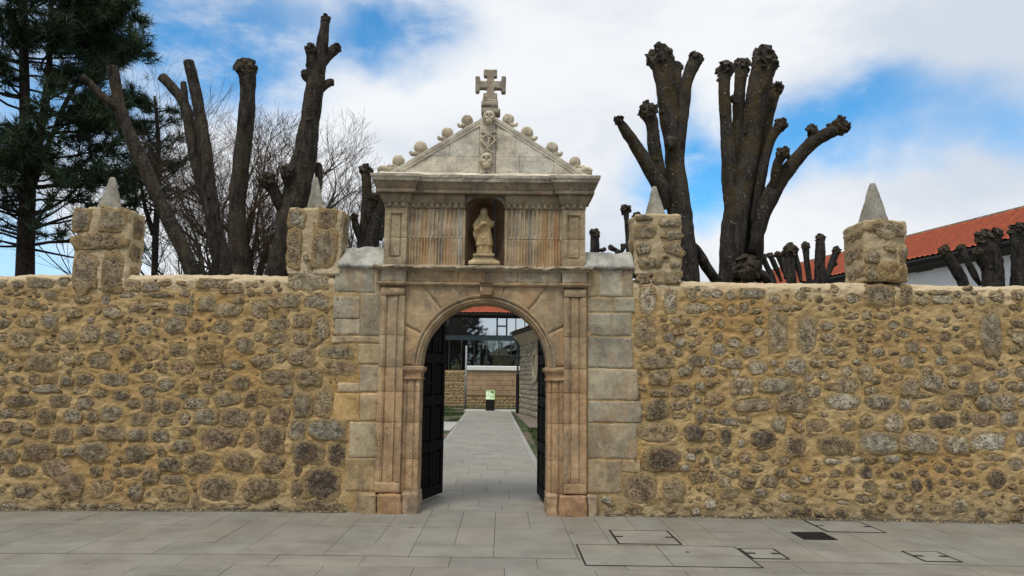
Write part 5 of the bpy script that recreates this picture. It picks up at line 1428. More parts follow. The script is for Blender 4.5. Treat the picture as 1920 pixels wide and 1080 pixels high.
def L5(*p): return [(*C5(x, y), r/2.077) for x, y, r in p]
def L6(*p): return [(*C6(x, y), r/2.1607) for x, y, r in p]
def L7(*p): return [(*C7(x, y), r/4.908) for x, y, r in p]
YR = 10.9
pollard('tall mossy pollard just right of the gateway, thick fisted trunk and two low left limbs', YR, [
    (down(L6((462, 1010, 40), (440, 850, 45), (415, 700, 49), (400, 520, 42), (378, 330, 43), (360, 200, 46), (348, 120, 48))), .1, 1.12),
    (L6((362, 720, 34), (350, 640, 32), (300, 560, 31), (240, 455, 26), (205, 405, 24), (175, 362, 15)), -.25, 1.3),
    (L6((352, 640, 28), (335, 560, 30), (316, 450, 28), (306, 370, 27), (290, 325, 34)), -.1, 1.0),
    (L6((420, 600, 20), (430, 360, 25), (445, 230, 24), (462, 165, 25), (482, 118, 29)), .15, 1.0),
    (L6((405, 330, 24), (406, 240, 22), (408, 148, 20)), .35, 1.2, .2),
    (L6((470, 850, 16), (495, 890, 20), (530, 955, 22), (570, 1010, 22)), .3, 0),
    ], 'bark_r', GRP, (1290, 520), 3.)
bmk = at(*C6(384, 448), YR-.13)
t_ = bpy.data.objects['trunk']
bm = bmesh.new(); rings = []
blob(bm, bmk, (.10, .06, .10), 3, [((.1, -1, 0), .3, -.5)], amp=.3, seed=2)
obj('burl', bm, 'bark_k', bpy.data.objects['pollarded_tree'], smooth=True)
pollard('broad pollard with many raised limbs and one long limb reaching right', 11.3, [
    (down(L6((622, 1000, 50), (640, 830, 52), (655, 700, 50), (695, 540, 42), (712, 400, 40), (735, 250, 44), (765, 130, 50))), 0, 1.02),
    (down(L6((712, 1000, 42), (715, 830, 46), (715, 700, 44), (728, 600, 36), (745, 480, 30), (775, 340, 28), (808, 235, 24))), .3, 1.15, .2),
    (L6((628, 800, 40), (628, 640, 34), (618, 480, 32), (604, 330, 26), (600, 220, 25), (606, 160, 27)), .1, 1.2),
    (L6((648, 640, 26), (652, 480, 26), (658, 330, 24), (664, 220, 25), (670, 145, 27)), .25, 1.15, .15),
    (L6((715, 780, 30), (748, 590, 22), (770, 500, 19), (795, 425, 19), (826, 380, 22)), -.1, 1.15),
    (L6((715, 900, 40), (762, 720, 36), (825, 605, 34), (890, 520, 30), (955, 450, 29), (1010, 415, 27), (1062, 388, 30)), -.45, 1.15),
    (L6((800, 640, 22), (808, 580, 20), (818, 530, 19), (838, 496, 20)), -.2, 1.25, -.2),
    (L6((720, 960, 22), (755, 985, 20), (790, 1020, 16)), .1, 0),
    (L6((970, 430, 18), (966, 412, 19), (958, 400, 19)), 0, 1.1, -.35),
    (L6((655, 290, 16), (640, 280, 12), (636, 272, 11)), 0, 1.2, .1),
    ], 'bark_r', GRP, (1385, 520), 9.)
o = bpy.data.objects['pollarded_tree.001']
knuckle(o, at(*C6(690, 965), 11.0), Vector((0, -.5, .6)).normalized(), .20, 77, 8, 'basal_knuckle')
YL = 11.2
pollard('leaning forked pollard with smooth pale brown limbs, behind the leftmost pier', YL, [
    (down(L5((748, 1062, 29), (690, 920, 29), (620, 780, 28), (535, 590, 27), (475, 450, 24), (450, 330, 23), (437, 262, 22))), 0, 0),
    (L5((475, 450, 18), (440, 410, 17), (392, 368, 15), (350, 325, 15), (318, 300, 16)), -.2, 0),
    ], 'bark_l', GRP, (359, 512), 13.)
pollard('slim pollard with two tall steep limbs cut square, between the two left piers', YL+.4, [
    (down(L5((872, 1062, 40), (838, 920, 34), (818, 760, 30), (800, 600, 27), (778, 450, 24), (755, 330, 22), (733, 240, 21))), 0, 0),
    (L5((806, 820, 22), (785, 720, 22), (755, 600, 21), (735, 470, 21), (712, 395, 20), (670, 340, 19), (632, 300, 19)), .2, 0),
    (L5((730, 440, 13), (722, 380, 12), (715, 322, 12)), .1, 0, .2),
    ], 'bark_l', GRP, (418, 512), 17.)
pollard('straight speckled pollard trunk ending in one fist, beside the slim double pollard', YL+.1, [
    (down(L5((935, 1062, 40), (925, 930, 36), (925, 780, 34), (942, 620, 33), (958, 470, 31), (965, 350, 30), (962, 275, 34))), 0, 1.2),
    ], 'bark_l', GRP, (450, 512), 21.)
pollard('tallest pollard with knobby stubs near its top, left of the second pier', YL-.2, [
    (down(L5((1085, 1062, 52), (1115, 930, 54), (1150, 780, 54), (1180, 640, 50), (1205, 480, 42), (1225, 340, 36), (1248, 220, 27), (1262, 130, 20), (1268, 80, 18))), 0, 1.1),
    (L5((1215, 380, 22), (1216, 280, 24), (1212, 215, 22), (1210, 195, 24)), -.1, .9),
    (L5((1250, 270, 20), (1280, 215, 20), (1305, 190, 22)), .1, .9),
    (L5((1240, 370, 18), (1265, 335, 16), (1285, 322, 17)), .1, .9),
    (L5((1215, 330, 20), (1196, 300, 20), (1192, 290, 20)), 0, .9),
    (L5((1120, 850, 26), (1090, 790, 25), (1062, 735, 24), (1045, 708, 26)), -.2, 1.3),
    (L5((1150, 760, 26), (1125, 710, 24), (1118, 670, 26)), -.2, 1.1),
    (L5((1210, 840, 20), (1232, 760, 17), (1242, 690, 15), (1240, 655, 15)), .2, 1.2),
    ], 'bark_l', GRP, (520, 512), 25.)
pollard('short dark pollard crowding the left side of the gateway', 12.3, [
    (down([(695, 462, 16), (704, 420, 14), (714, 372, 11), (722, 330, 11)]), 0, 1.1),
    (down([(680, 462, 11), (685, 410, 9.5), (688, 360, 9), (686, 322, 9)]), .1, 1.25),
    ([(676, 455, 9), (669, 430, 7), (664, 408, 6)], -.1, 1.2),
    ([(700, 440, 9), (694, 400, 7.5), (700, 372, 7)], -.1, 1.2),
    ([(712, 450, 10), (718, 420, 10), (728, 385, 9)], .1, 1.2),
    ], 'bark_r', GRP, (697, 460), 29.)
# farther, smaller ones
def far(label, Y, limbs, base, seed): pollard(label, Y, limbs, 'bark_f', 'small pollards seen over the wall', base, seed)
far('stubby dark pollard top showing over the capstone right of the gateway', 15, [(down([(1115, 470, 9), (1115, 450, 8.5), (1115.5, 440, 8.5)]), 0, 1.15), ([(1118, 470, 4.5), (1128, 469, 4), (1132, 468, 4)], 0, 1.)], (1115, 470), 31)
far('low knot of small fists on the capstone skyline right of the gateway', 15.4, [(down([(1158, 476, 5), (1156, 470, 4), (1147, 465, 5)]), 0, 1.1), ([(1160, 476, 4), (1166, 470, 4), (1169, 463, 5)], 0, 1.1)], (1158, 476), 33)
far('thin pollard rising beside the right gate pier with a round fist', 14.5, [(down([(1178, 470, 5), (1177, 440, 5), (1175, 415, 5), (1173, 394, 7)]), 0, 1.4), ([(1183, 440, 4), (1188, 415, 4), (1193, 405, 6)], 0, 1.25)], (1178, 470), 35)
YF = 19
far('leftmost of the small pollards in front of the red roof, three slanting limbs', YF, [(down(L6((800, 1012, 12), (778, 960, 12), (757, 915, 12))), 0, 1.25), (L6((832, 1012, 11), (808, 950, 11), (788, 908, 11)), 0, 1.25), (L6((862, 1012, 12), (838, 950, 12), (820, 905, 12)), 0, 1.3)], C6(810, 1012), 37)
far('small pollard with a big double fist, in front of the red roof', YF-.4, [(down(L6((872, 1012, 20), (870, 940, 18), (868, 885, 20))), 0, 1.3), (L6((912, 1012, 13), (900, 950, 12), (884, 890, 13)), .1, 1.3), (L6((848, 1000, 12), (848, 940, 12), (846, 900, 12)), .2, 1.2)], C6(880, 1012), 39)
far('small single-stemmed pollard between the two clustered ones by the red roof', YF, [(down(L6((945, 1012, 13), (936, 940, 12), (930, 870, 14))), 0, 1.3)], C6(945, 1012), 41)
far('rightmost small pollard before the right pier, tall stem with a leaning arm', YF-.6, [(down(L6((990, 1012, 24), (988, 940, 22), (990, 880, 20), (990, 840, 16))), 0, 1.25), (L6((1012, 1010, 16), (1035, 940, 14), (1055, 890, 14)), 0, 1.3), (L6((1010, 1000, 10), (1030, 960, 10), (1044, 940, 10)), .2, 1.3)], C6(1000, 1012), 43)
YN = 14.5
far('two-armed pollard leaning left in front of the white house wall', YN, [(down(L7((1215, 960, 46), (1160, 850, 50), (1095, 740, 46), (1040, 650, 38))), 0, 1.35), (L7((1365, 960, 32), (1300, 840, 32), (1235, 710, 30), (1190, 620, 30)), .2, 1.35)], C7(1215, 960), 45)
far('thick-stemmed pollard with twin fists in front of the white house wall', YN-.3, [(down(L7((1490, 960, 95), (1480, 820, 92), (1450, 680, 92), (1400, 540, 66))), 0, 1.15), (L7((1500, 640, 50), (1515, 560, 42), (1515, 490, 42)), 0, 1.3), (L7((1385, 800, 40), (1355, 720, 36), (1345, 660, 36)), -.1, 1.2)], C7(1490, 960), 47)
far('rightmost pollard at the picture edge, cut by the frame', YN-.5, [(down(L7((1730, 960, 85), (1725, 820, 70), (1715, 640, 66), (1700, 470, 60))), 0, 1.2), (L7((1745, 800, 60), (1790, 640, 50), (1810, 450, 50)), 0, 1.2)], C7(1730, 960), 49)

# ------------------------------------------------------------------ bare trees
def ico_tube(V, F, a, b, ra, rb, N=4):
    ra, rb = max(ra, .0032), max(rb, .0024)
    d = b-a; L = d.length
    if L < 1e-5: return
    d /= L; u = d.cross(Vector((.3, .2, 1)) if abs(d.z) < .9 else Vector((1, 0, 0))).normalized(); w_ = d.cross(u); n = len(V)
    for p, r in ((a, ra), (b, rb)):
        for k in range(N):
            an = 2*math.pi*k/N; V.append(tuple(p+(u*math.cos(an)+w_*math.sin(an))*r))
    for k in range(N): F.append((n+k, n+(k+1) % N, n+N+(k+1) % N, n+N+k))
def grow(V, F, p, d, L, r, depth, rs, gn=.10, spread=.62):
    seg = 3 if depth > 1 else 2
    for i in range(seg):
        q = p+d*(L/seg); r2 = r*(.90 if depth > 0 else .7)
        ico_tube(V, F, p, q, r, r2, 5 if r > .02 else 3); p = q; r = r2
        d = (d+Vector((rs.gauss(0, .13), rs.gauss(0, .13), gn*.6+rs.gauss(0, .08)))).normalized()
        if depth > 0 and i < seg-1 and rs.random() < .58:
            s = (d+Vector((rs.gauss(0, spread), rs.gauss(0, spread), rs.gauss(.1, .25)))).normalized()
            grow(V, F, p, s, L*rs.uniform(.5, .8), r*.55, depth-1, rs, gn, spread)
    if depth > 0:
        for k in range(rs.choice((2, 2, 3))):
            s = (d+Vector((rs.gauss(0, spread*.75), rs.gauss(0, spread*.75), rs.gauss(.08, .22)))).normalized()
            grow(V, F, p, s, L*rs.uniform(.62, .85), r*rs.uniform(.6, .75), depth-1, rs, gn, spread)
def bare_tree(label, px, Y, top_py, seed, r=.11, depth=6, mat='twig', lean=0., name='bare_tree', loc=None, H=None, stems=1):
    rs = random.Random(seed)
    if loc is None: b = at(px, 515, Y); base = Vector((b.x, Y, -.05)); H = at(px, top_py, Y).z*1.04
    else: base = Vector(loc)
    t = thing(name, label, 'tree', base, 'bare trees behind the pollards' if loc is None else 'trees across the street')
    V = []; F = []; p = base.copy(); d = Vector((lean, 0, 1)).normalized(); n = 6; hT = H*.36; forks = []
    for i in range(n):
        q = p+d*(hT/n); ico_tube(V, F, p, q, r*(1-.06*i), r*(1-.06*(i+1)), 8); p = q
        d = (d+Vector((rs.gauss(0, .05), rs.gauss(0, .05), .05))).normalized()
        if i >= 3: forks.append((p.copy(), i))
    npobj('trunk', V, F, 'pinebark' if mat == 'twig' else mat, t)
    V = []; F = []
    for k in range(3): grow(V, F, p, (d+Vector((rs.gauss(0, .35), rs.gauss(0, .35), .3))).normalized(), H*.155, r*.62, depth, rs)
    for q, i in forks[:-1]:
        for k in range(2): grow(V, F, q, (d*.5+Vector((rs.gauss(0, .8), rs.gauss(0, .8), .25))).normalized(), H*.12, r*.4, depth-1, rs)
    npobj('crown', V, F, mat, t, smooth=False)
    return t
bare_tree('bare brown-branched tree fanning out between the straight pollard and the tallest one', 487, 17.5, 150, 5, .17, 6, 'twig_red')
bare_tree('fine-twigged bare tree showing right of the tallest pollard', 585, 21, 165, 8, .17, 6)
bare_tree('bare tree filling the gap between the leaning pollard and the slim double one', 400, 22, 130, 12, .16, 6)
bare_tree('low leafless tree beside the second pier, thin grey twigs', 660, 24, 250, 15, .09, 5)
bare_tree('tall thin bare tree whose twigs rise past the big pine', 262, 25, 20, 19, .12, 5)
bare_tree('small bare tree behind the leftmost pier', 330, 19, 300, 22, .08, 5, 'twig')

# ------------------------------------------------------------------ pines
def tufts(V, F, p, d, L, rs, n=22):
    k = len(V)
    ax_ = d.normalized()
    for _ in range(n):
        v = Vector((rs.gauss(0, 1), rs.gauss(0, 1), rs.gauss(0, 1))).normalized()*.85+ax_*rs.uniform(.1, 1.1); v.normalize()
        s = v.cross(Vector((rs.gauss(0, 1), rs.gauss(0, 1), rs.gauss(0, 1)))).normalized()*(L*.036)
        o_ = p-ax_*L*rs.uniform(0, .9); e = o_+v*L*rs.uniform(.7, 1.1)
        V += [tuple(o_-s), tuple(o_+s), tuple(e)]; F.append((k, k+1, k+2)); k += 3
def pine(label, loc, H, trunk_pts, branches, group, name='pine_tree', needle=.20, seed=1, nt=20):
    rs = random.Random(seed); t = thing(name, label, 'tree', loc, group)
    bm = bmesh.new()
    for pts, rr in trunk_pts: tube(bm, pts, rr, 10, jit=.4, seed=seed)
    obj('trunk', bm, 'pinebark', t, smooth=True)
    V = []; F = []; NV = []; NF = []
    for (p, d, L, r, dens) in branches:
        q = p.copy(); dd = d.normalized(); n = max(4, int(L/.30)); 
        for i in range(n):
            q2 = q+dd*(L/n); f = i/n; ico_tube(V, F, q, q2, r*(1-f*.8), r*(1-(f+1/n)*.8), 5); q = q2
            dd = (dd+Vector((rs.gauss(0, .16), rs.gauss(0, .16), rs.gauss(.045, .12)))).normalized()
            if f > .18:
                for k in range(3 if rs.random() < .7 else 2):
                    sd_ = (dd+Vector((rs.gauss(0, .75), rs.gauss(0, .75), rs.gauss(.12, .35)))).normalized(); sl = L*.34*(1-f*.55)*rs.uniform(.5, 1.1)
                    a = q.copy(); m_ = max(2, int(sl/.22))
                    for j in range(m_):
                        b = a+sd_*(sl/m_); ico_tube(V, F, a, b, r*.28*(1-j/m_*.6), r*.28*(1-(j+1)/m_*.6), 3); a = b
                        sd_ = (sd_+Vector((rs.gauss(0, .16), rs.gauss(0, .16), rs.gauss(.06, .1)))).normalized()
                        if rs.random() < dens:
                            tufts(NV, NF, a, sd_, needle*rs.uniform(.8, 1.25), rs, nt)
                            if rs.random() < dens: tufts(NV, NF, a+Vector((rs.gauss(0, .12), rs.gauss(0, .12), rs.gauss(0, .1))), sd_, needle, rs, nt)
    npobj('branches', V, F, 'pinebark', t, smooth=False)['kind'] = 'stuff'
    o = npobj('crown', NV, NF, 'needles', t, smooth=False)
    return t
YP = 15.5
def pt(px, py, Y=YP): return at(px, py, Y)
b0 = pt(47, 515); kk = (pt(100, 300).x-pt(50, 300).x)/50
g0 = Vector((b0.x+.05, YP, -.05))
tr = [([g0, pt(47, 515), pt(50, 420), pt(51, 330), pt(47, 240), pt(44, 130), pt(42, 0), pt(40, -160)], [.30, 15*kk, 15*kk, 14*kk, 10*kk, 9*kk, 8*kk, 4*kk]),
      ([pt(53, 330), pt(72, 270), pt(84, 200), pt(92, 120), pt(96, 10), pt(98, -120)], [9*kk, 8*kk, 7*kk, 6*kk, 5*kk, 3*kk]),
      ([pt(62, 345), pt(92, 270), pt(120, 200), pt(146, 150)], [6*kk, 5*kk, 4*kk, 3*kk])]
rs = random.Random(4); br = []
for k in range(125):
    f = rs.random(); py = 470-640*f**.9
    a = rs.uniform(0, 2*math.pi); base = pt(rs.choice((46, 46, 90)) if py < 280 else 48, py)
    L = (2.2 if py > 330 else 2.6)*rs.uniform(.7, 1.15)*(1 if py > -60 else .75)
    dx = math.cos(a)
    if dx > 0 and py < 300: L *= .82
    dens = .36 if py > 370 else (.62 if py > 250 else .95)
    br.append((base, Vector((dx, math.sin(a)*.8, rs.uniform(-.12, .30))), L, 2.6*kk, dens))
for (px, py, dx, dz, L, dn) in ((52, 350, 1, .05, 2.4, .45), (60, 430, 1, .25, 2.6, .35), (55, 400, 1, .12, 2.9, .3), (90, 140, 1, .1, 1.9, .9), (95, 60, 1, .15, 1.9, .95), (95, 90, 1, .2, 2.1, .95), (95, 20, 1, .1, 1.7, 1.), (100, -30, 1, .1, 1.7, 1.),
                                (90, 250, 1, .0, 1.9, .8), (120, 200, 1, .1, 1.5, .9), (45, 240, -1, .1, 1.4, .9), (50, 300, 1, .1, 2.2, .6), (40, 460, -1, .2, 1.2, .5), (60, 460, 1, .3, 2.0, .35)):
    br.append((pt(px, py), Vector((dx, rs.uniform(-.4, .4), dz)), L, 3.4*kk, dn))
pineA = pine('big dark pine filling the upper left corner, sparse lower boughs', g0, 8, tr, br, 'pine trees on the left', needle=.25, seed=3, nt=32)
YQ = 19.5; kq = (at(350, 300, YQ).x-at(300, 300, YQ).x)/50
q0 = at(291, 515, YQ); gq = Vector((q0.x, YQ, -.05)); P2 = lambda x, y: at(x, y, YQ)
tr = [([gq, P2(290, 515), P2(292, 430), P2(298, 340), P2(296, 250), P2(290, 180)], [.16, 6*kq, 6*kq, 5*kq, 4*kq, 2*kq]), ([P2(288, 440), P2(272, 390), P2(262, 330), P2(258, 270)], [5*kq, 4*kq, 3*kq, 2*kq])]
br = []
for k in range(40):
    py = rs.uniform(190, 400); a = rs.uniform(0, 6.28)
    br.append((P2(rs.choice((296, 294, 262)) if py < 330 else 294, py), Vector((math.cos(a), math.sin(a), rs.uniform(0, .5))), 1.25*rs.uniform(.6, 1.1)*(.7 if py < 230 else 1), 1.8*kq, .85 if py < 330 else .5))
pine('smaller open pine between the leftmost pier and the slim pollard', gq, 6, tr, br, 'pine trees on the left', needle=.20, seed=9, nt=18)

# trees across the street behind the camera: what the glazing beyond the gate reflects
def copy_tree(src, loc, label, group, scale=1., rz=0.):
    c = src.copy(); COL.objects.link(c); c.location = loc; c.scale = (scale,)*3; c.rotation_euler = (0, 0, rz); c['label'] = label; c['group'] = group
    for ch in src.children:
        d = ch.copy(); COL.objects.link(d); d.parent = c
    return c
G2 = 'trees across the street'
copy_tree(pineA, (-6.2, -25, -.05), 'big pine across the street, seen only as a reflection in the upper glazing', G2, 1.35, .6)
copy_tree(pineA, (-9.4, -27, -.05), 'second pine across the street, reflected at the left edge of the glazing', G2, 1.2, 2.4)
bare_tree('bare tree across the street, reflected in the middle of the glazing', 0, 0, 0, 41, .14, 5, loc=(-1.8, -26, -.05), H=11)
bare_tree('bare tree across the street, reflected at the right of the glazing', 0, 0, 0, 43, .14, 5, loc=(3.2, -24, -.05), H=9.5)
rsn = np.random.RandomState(5); V = []; F = []; n = 0
for _ in range(24000):
    x = rsn.uniform(-30, 30); y = rsn.uniform(-34, -31); hh = 6.6+1.6*mnoise.noise(Vector((x*.3, 0, 0)))+.6*mnoise.noise(Vector((x*1.3, 3, 0)))
    z = rsn.uniform(0, 1)**.7*hh; v = rsn.normal(size=(3, 3))*.16
    V += [(x+v[0][0], y+v[0][1], z+v[0][2]), (x+v[1][0], y+v[1][1], z+v[1][2]), (x+v[2][0], y+v[2][1], z+v[2][2])]; F.append((n, n+1, n+2)); n += 3
tag(npobj('hedge_foliage', V, F, 'needles', smooth=False), 'dark belt of shrubs across the street, reflected in the lower glazing', 'hedge', kind='stuff')

# ------------------------------------------------------------------ beyond the gate
# garden wall
GW = 41.
t = thing('garden_wall', 'low garden wall at the end of the path, rough left, dressed right with white coping', 'wall', (-2, GW, 0))
xa, xb, xm = at(800, 730, GW).x, at(985, 730, GW).x, at(873, 730, GW).x; zt_ = at(900, 694, GW).z; zc_ = at(900, 687, GW).z
bm = bmesh.new(); bx(bm, xa-3, xb+1.2, GW+.05, GW+.4, -.1, zt_-.02); obj('core', bm, 'mortar', t)
bm = bmesh.new(); hexa(bm, [(xm, GW-.09, zt_), (xb+1.2, GW-.09, zt_), (xb+1.2, GW+.48, zt_), (xm, GW+.48, zt_), (xm, GW-.09, zc_), (xb+1.2, GW-.09, zc_), (xb+1.2, GW+.48, zc_+.04), (xm, GW+.48, zc_+.04)]); obj('coping', bm, 'whitecap', t)
zr = at(900, 741, GW).z; nr2 = 5
for r in range(nr2):
    z0, z1 = zr+(zt_-zr)*r/nr2, zr+(zt_-zr)*(r+1)/nr2; x = xm+.02; first = True
    while x < xb+1.1:
        w_ = random.uniform(.5, .8)*(1 if not first or r % 2 else .5); first = False; bm = bmesh.new(); bx(bm, x+.008, min(x+w_, xb+1.2)-.008, GW+random.uniform(-.008, .008), GW+.06, z0+.008, z1-.008)
        obj('ashlar_block', bm, 'stucco', t, vcol((.42, .29, .175), .05)); x += w_
VV = []; FF = []; n = 0
def scatter_stones(rects, dmin, dmax, plane):
    global n
    for (x0, x1, z0, z1) in rects:
        z = z0
        while z < z1:
            h_ = random.uniform(dmin, dmax)*.62; x = x0+random.uniform(0, .1)
            while x < x1:
                w_ = random.uniform(dmin, dmax); V, F = LIB[random.randrange(24)]
                VV.append(V*np.array([w_*.9, .03, h_*.88])+np.array([x+w_/2, plane, z+h_/2])); FF.append(F+n); n += len(V); x += w_
            z += h_
scatter_stones([(xa-3, xm+.03, 0, zt_-.12), (xm+.03, xb+1.1, .02, zr-.08)], .14, .38, GW+.05)
o = npobj('rubble_stone', np.concatenate(VV), np.concatenate(FF), 'rubble_small', t); o['kind'] = 'stuff'

# glazed building
GB_ = 47.
bt = thing('glazed_building', 'modern glazed building with red tiled roof beyond the garden wall', 'building', (-2, GB_, 0))
bxa, bxb = -8.5, 3.2
Zb = lambda py: at(905, py, GB_).z
zg0, zg1, zg2, zg3, zev = .2, Zb(638), Zb(629), Zb(596), Zb(588)
bm = bmesh.new(); bx(bm, bxa, bxb, GB_-.06, GB_+.3, zg1, zg2); obj('floor_band', bm, 'slate', bt)
bm = bmesh.new(); bx(bm, bxa, bxb, GB_-.10, GB_+.4, zg3, zev); obj('fascia', bm, 'fascia', bt)
for (z0, z1, mulls, top) in ((zg2, zg3, (845, 870, 896, 932, 950, 967, 984), True), (zg0, zg1, (843, 866, 890, 913, 936, 958, 984), False)):
    xs_ = [bxa]+[at(q, 620, GB_).x for q in mulls]+[bxb]
    for a, b in zip(xs_, xs_[1:]):
        bm = bmesh.new(); bx(bm, a+.03, b-.03, GB_, GB_+.02, z0+.02, z1-.02); obj('glass_pane', bm, 'mirror' if top else 'glass', bt)
    for q in xs_[1:-1]:
        wd = .05 if top and abs(q-at(932, 620, GB_).x) < .01 or top and abs(q-at(950, 620, GB_).x) < .01 else .022
        bm = bmesh.new(); bx(bm, q-wd, q+wd, GB_-.05, GB_+.08, z0, z1); obj('mullion', bm, 'fascia', bt)
x0, x1 = at(932, 610, GB_).x, at(950, 610, GB_).x
bm = bmesh.new(); bx(bm, x0, x1, GB_-.052, GB_+.07, Zb(611)-.05, Zb(611)+.04); obj('window_bar', bm, 'fascia', bt)
# interior: floor, back wall, columns, a dark doorway, counter
bm = bmesh.new(); bx(bm, bxa, bxb, GB_+4.5, GB_+4.7, 0, 7.); obj('rear_wall', bm, 'interior', bt)
bm = bmesh.new(); bx(bm, bxa, bxa+.2, GB_+.1, GB_+4.6, 0, 6.); obj('side_wall', bm, 'interior', bt)
bm = bmesh.new(); bx(bm, bxb-.2, bxb, GB_+.1, GB_+4.6, 0, 6.); obj('side_wall', bm, 'interior', bt)
bm = bmesh.new(); bx(bm, bxa, bxb, GB_+.1, GB_+4.6, zg1-.02, zg2+.02); obj('ceiling_slab', bm, 'interior_pale', bt)
for q, w_ in ((848, .12), (908, .14), (914, .08)):
    x = at(q, 660, GB_+1).x; bm = bmesh.new(); bx(bm, x-w_, x+w_, GB_+1., GB_+1.3, 0, zg1); obj('column', bm, 'interior_pale', bt)
x = at(888, 660, GB_+4).x; bm = bmesh.new(); bx(bm, x-.55, x+.4, GB_+4.40, GB_+4.49, 0, zg1-.6); obj('doorway', bm, 'black', bt)
x = at(858, 660, GB_+4).x; bm = bmesh.new(); bx(bm, x-.3, x+.2, GB_+4.42, GB_+4.49, 2.6, 3.5); obj('wall_picture', bm, 'fascia', bt)
# barrel-tiled roofs
def tiled(name, parent, E0, E1, R0, R1, period, seed, amp=.035, courses_=None, mat='tile', thick=.06):
    """eave E0-E1 to ridge R0-R1; barrel rows run up the slope, stepped at every course"""
    E0, E1, R0, R1 = map(Vector, (E0, E1, R0, R1)); W_ = (E1-E0).length; S_ = (R0-E0).length
    nu = max(8, int(W_/period)*6); cn = courses_ or max(2, int(S_/.36)); nrm = (E1-E0).cross(R0-E0).normalized()
    if nrm.z < 0: nrm = -nrm
    us = np.linspace(0, 1, nu+1); V = []
    vs_ = []
    for c in range(cn): vs_ += [(c/cn, .022), ((c+1)/cn-.0005, 0.)]
    for v, lift in vs_:
        for u in us:
            ph = u*W_/period; k = abs(math.sin(math.pi*ph)); j = math.floor(ph)
            h = amp*(k**.7)+lift+.010*math.sin(j*12.9898+seed)+.006*math.sin(j*4.1+int(v*cn)*7.7)
            a = E0.lerp(R0, v); b = E1.lerp(R1, v); V.append(tuple(a.lerp(b, u)+nrm*h))
    F = []; w_ = nu+1
    for r in range(len(vs_)-1):
        for i in range(nu): F.append((r*w_+i, r*w_+i+1, (r+1)*w_+i+1, (r+1)*w_+i))
    o = npobj(name, V, F, mat, parent, smooth=False); o['kind'] = 'stuff'
    bm = bmesh.new(); q = nrm*thick
    hexa(bm, [E0-q, E1-q, R1-q, R0-q, E0-nrm*.006, E1-nrm*.006, R1-nrm*.006, R0-nrm*.006]); obj('roof_deck', bm, 'fascia', parent)
    return o
tiled('roof_tiles', bt, (bxa-.3, GB_-.7, zev-.02), (bxb+.3, GB_-.7, zev-.02), (bxa-.3, GB_+3.2, zev+1.55), (bxb+.3, GB_+3.2, zev+1.55), .27, 2, .06)
bm = bmesh.new(); bx(bm, bxa-.3, bxb+.3, GB_-.82, GB_-.70, zev-.16, zev-.04); obj('gutter', bm, 'black', bt)
bm = bmesh.new(); bx(bm, bxa, bxb, GB_+3.3, GB_+4.9, 0, zev+1.4); obj('rear_block', bm, 'interior', bt)

# chapel with the oculus
A0 = at(974, 775, Z=0); A0 = Vector((A0.x, A0.y, 0)); B0 = at(1018, 788, Z=0); B0 = Vector((B0.x, B0.y, 0))
d1 = (B0-A0).normalized(); HC = at(1003, 618, (A0.y+B0.y)/2-1).z
cp = thing('stone_chapel', 'small stone building with an oval window and tiled eaves, right of the path', 'building', A0)
plan = [A0, A0+d1*6.5, A0+d1*8.5+Vector((1.6, 0, 0)), A0+d1*8.5+Vector((6, .5, 0)), A0+Vector((6.5, 1.5, 0))]
bm = bmesh.new()
lo = [bm.verts.new((p.x, p.y, -.1)) for p in plan]; hi = [bm.verts.new((p.x, p.y, HC)) for p in plan]
for i in range(len(plan)): j = (i+1) % len(plan); bm.faces.new((lo[i], lo[j], hi[j], hi[i]))
bm.faces.new(hi); bmesh.ops.recalc_face_normals(bm, faces=bm.faces)
M['chapel_mortar'] = mat_simple('grey_lime_mortar', (.36, .32, .25), .95, .12, 4, .01)
obj('wall_core', bm, 'chapel_mortar', cp)
n1 = Vector((d1.y, -d1.x, 0)); n1 = n1 if n1.x < 0 else -n1
VV = []; FF = []; n = 0; z = .0
oc_u = None
oc = at(1005, 686, Z=None, Y=30.); 
# find where the sight line through the oculus meets the wall
dv_ = oc-Vector((0, 0, CAM_H)); den = dv_.x*n1.x+dv_.y*n1.y; tt = ((A0.x*n1.x+A0.y*n1.y))/den; OC = Vector((0, 0, CAM_H))+dv_*tt; ou = (OC-A0).dot(d1); OR = .60
while z < HC-.45:
    h_ = random.uniform(.14, .26); u = random.uniform(0, .1)
    while u < 6.4:
        w_ = random.uniform(.22, .5)
        if math.hypot(u+w_/2-ou, z+h_/2-OC.z) > OR+.22:
            V, F = LIB[random.randrange(14, 24)]; q = V*np.array([w_*.92, .04, h_*.9]); c = A0+d1*(u+w_/2)
            X = c.x+q[:, 0]*d1.x-q[:, 1]*n1.x; Yq = c.y+q[:, 0]*d1.y-q[:, 1]*n1.y
            VV.append(np.stack([X, Yq, z+h_/2+q[:, 2]], -1)); FF.append(F[:, ::-1]+n); n += len(V)
        u += w_
    z += h_
o = npobj('wall_stone', np.concatenate(VV), np.concatenate(FF), 'rubble_grey', cp); o['kind'] = 'stuff'
def disc_ring(r0, r1, o0, o1, name, mat, parent, N=40):
    bm = bmesh.new(); g = []
    for i in range(N):
        a = 2*math.pi*i/N; row = []
        for r, off in ((r1, 0), (r1, o1), (r0+.02, o1), (r0, o0)):
            p = OC+d1*math.cos(a)*r+Vector((0, 0, math.sin(a)*r))+n1*off; row.append(bm.verts.new(p))
        g.append(row)
    for i in range(N):
        for k in range(3): bm.faces.new((g[i][k], g[i][k+1], g[(i+1) % N][k+1], g[(i+1) % N][k]))
    bmesh.ops.recalc_face_normals(bm, faces=bm.faces); return obj(name, bm, mat, parent)
of = disc_ring(OR-.14, OR+.06, .0, .07, 'oculus_frame', 'dressing', cp)
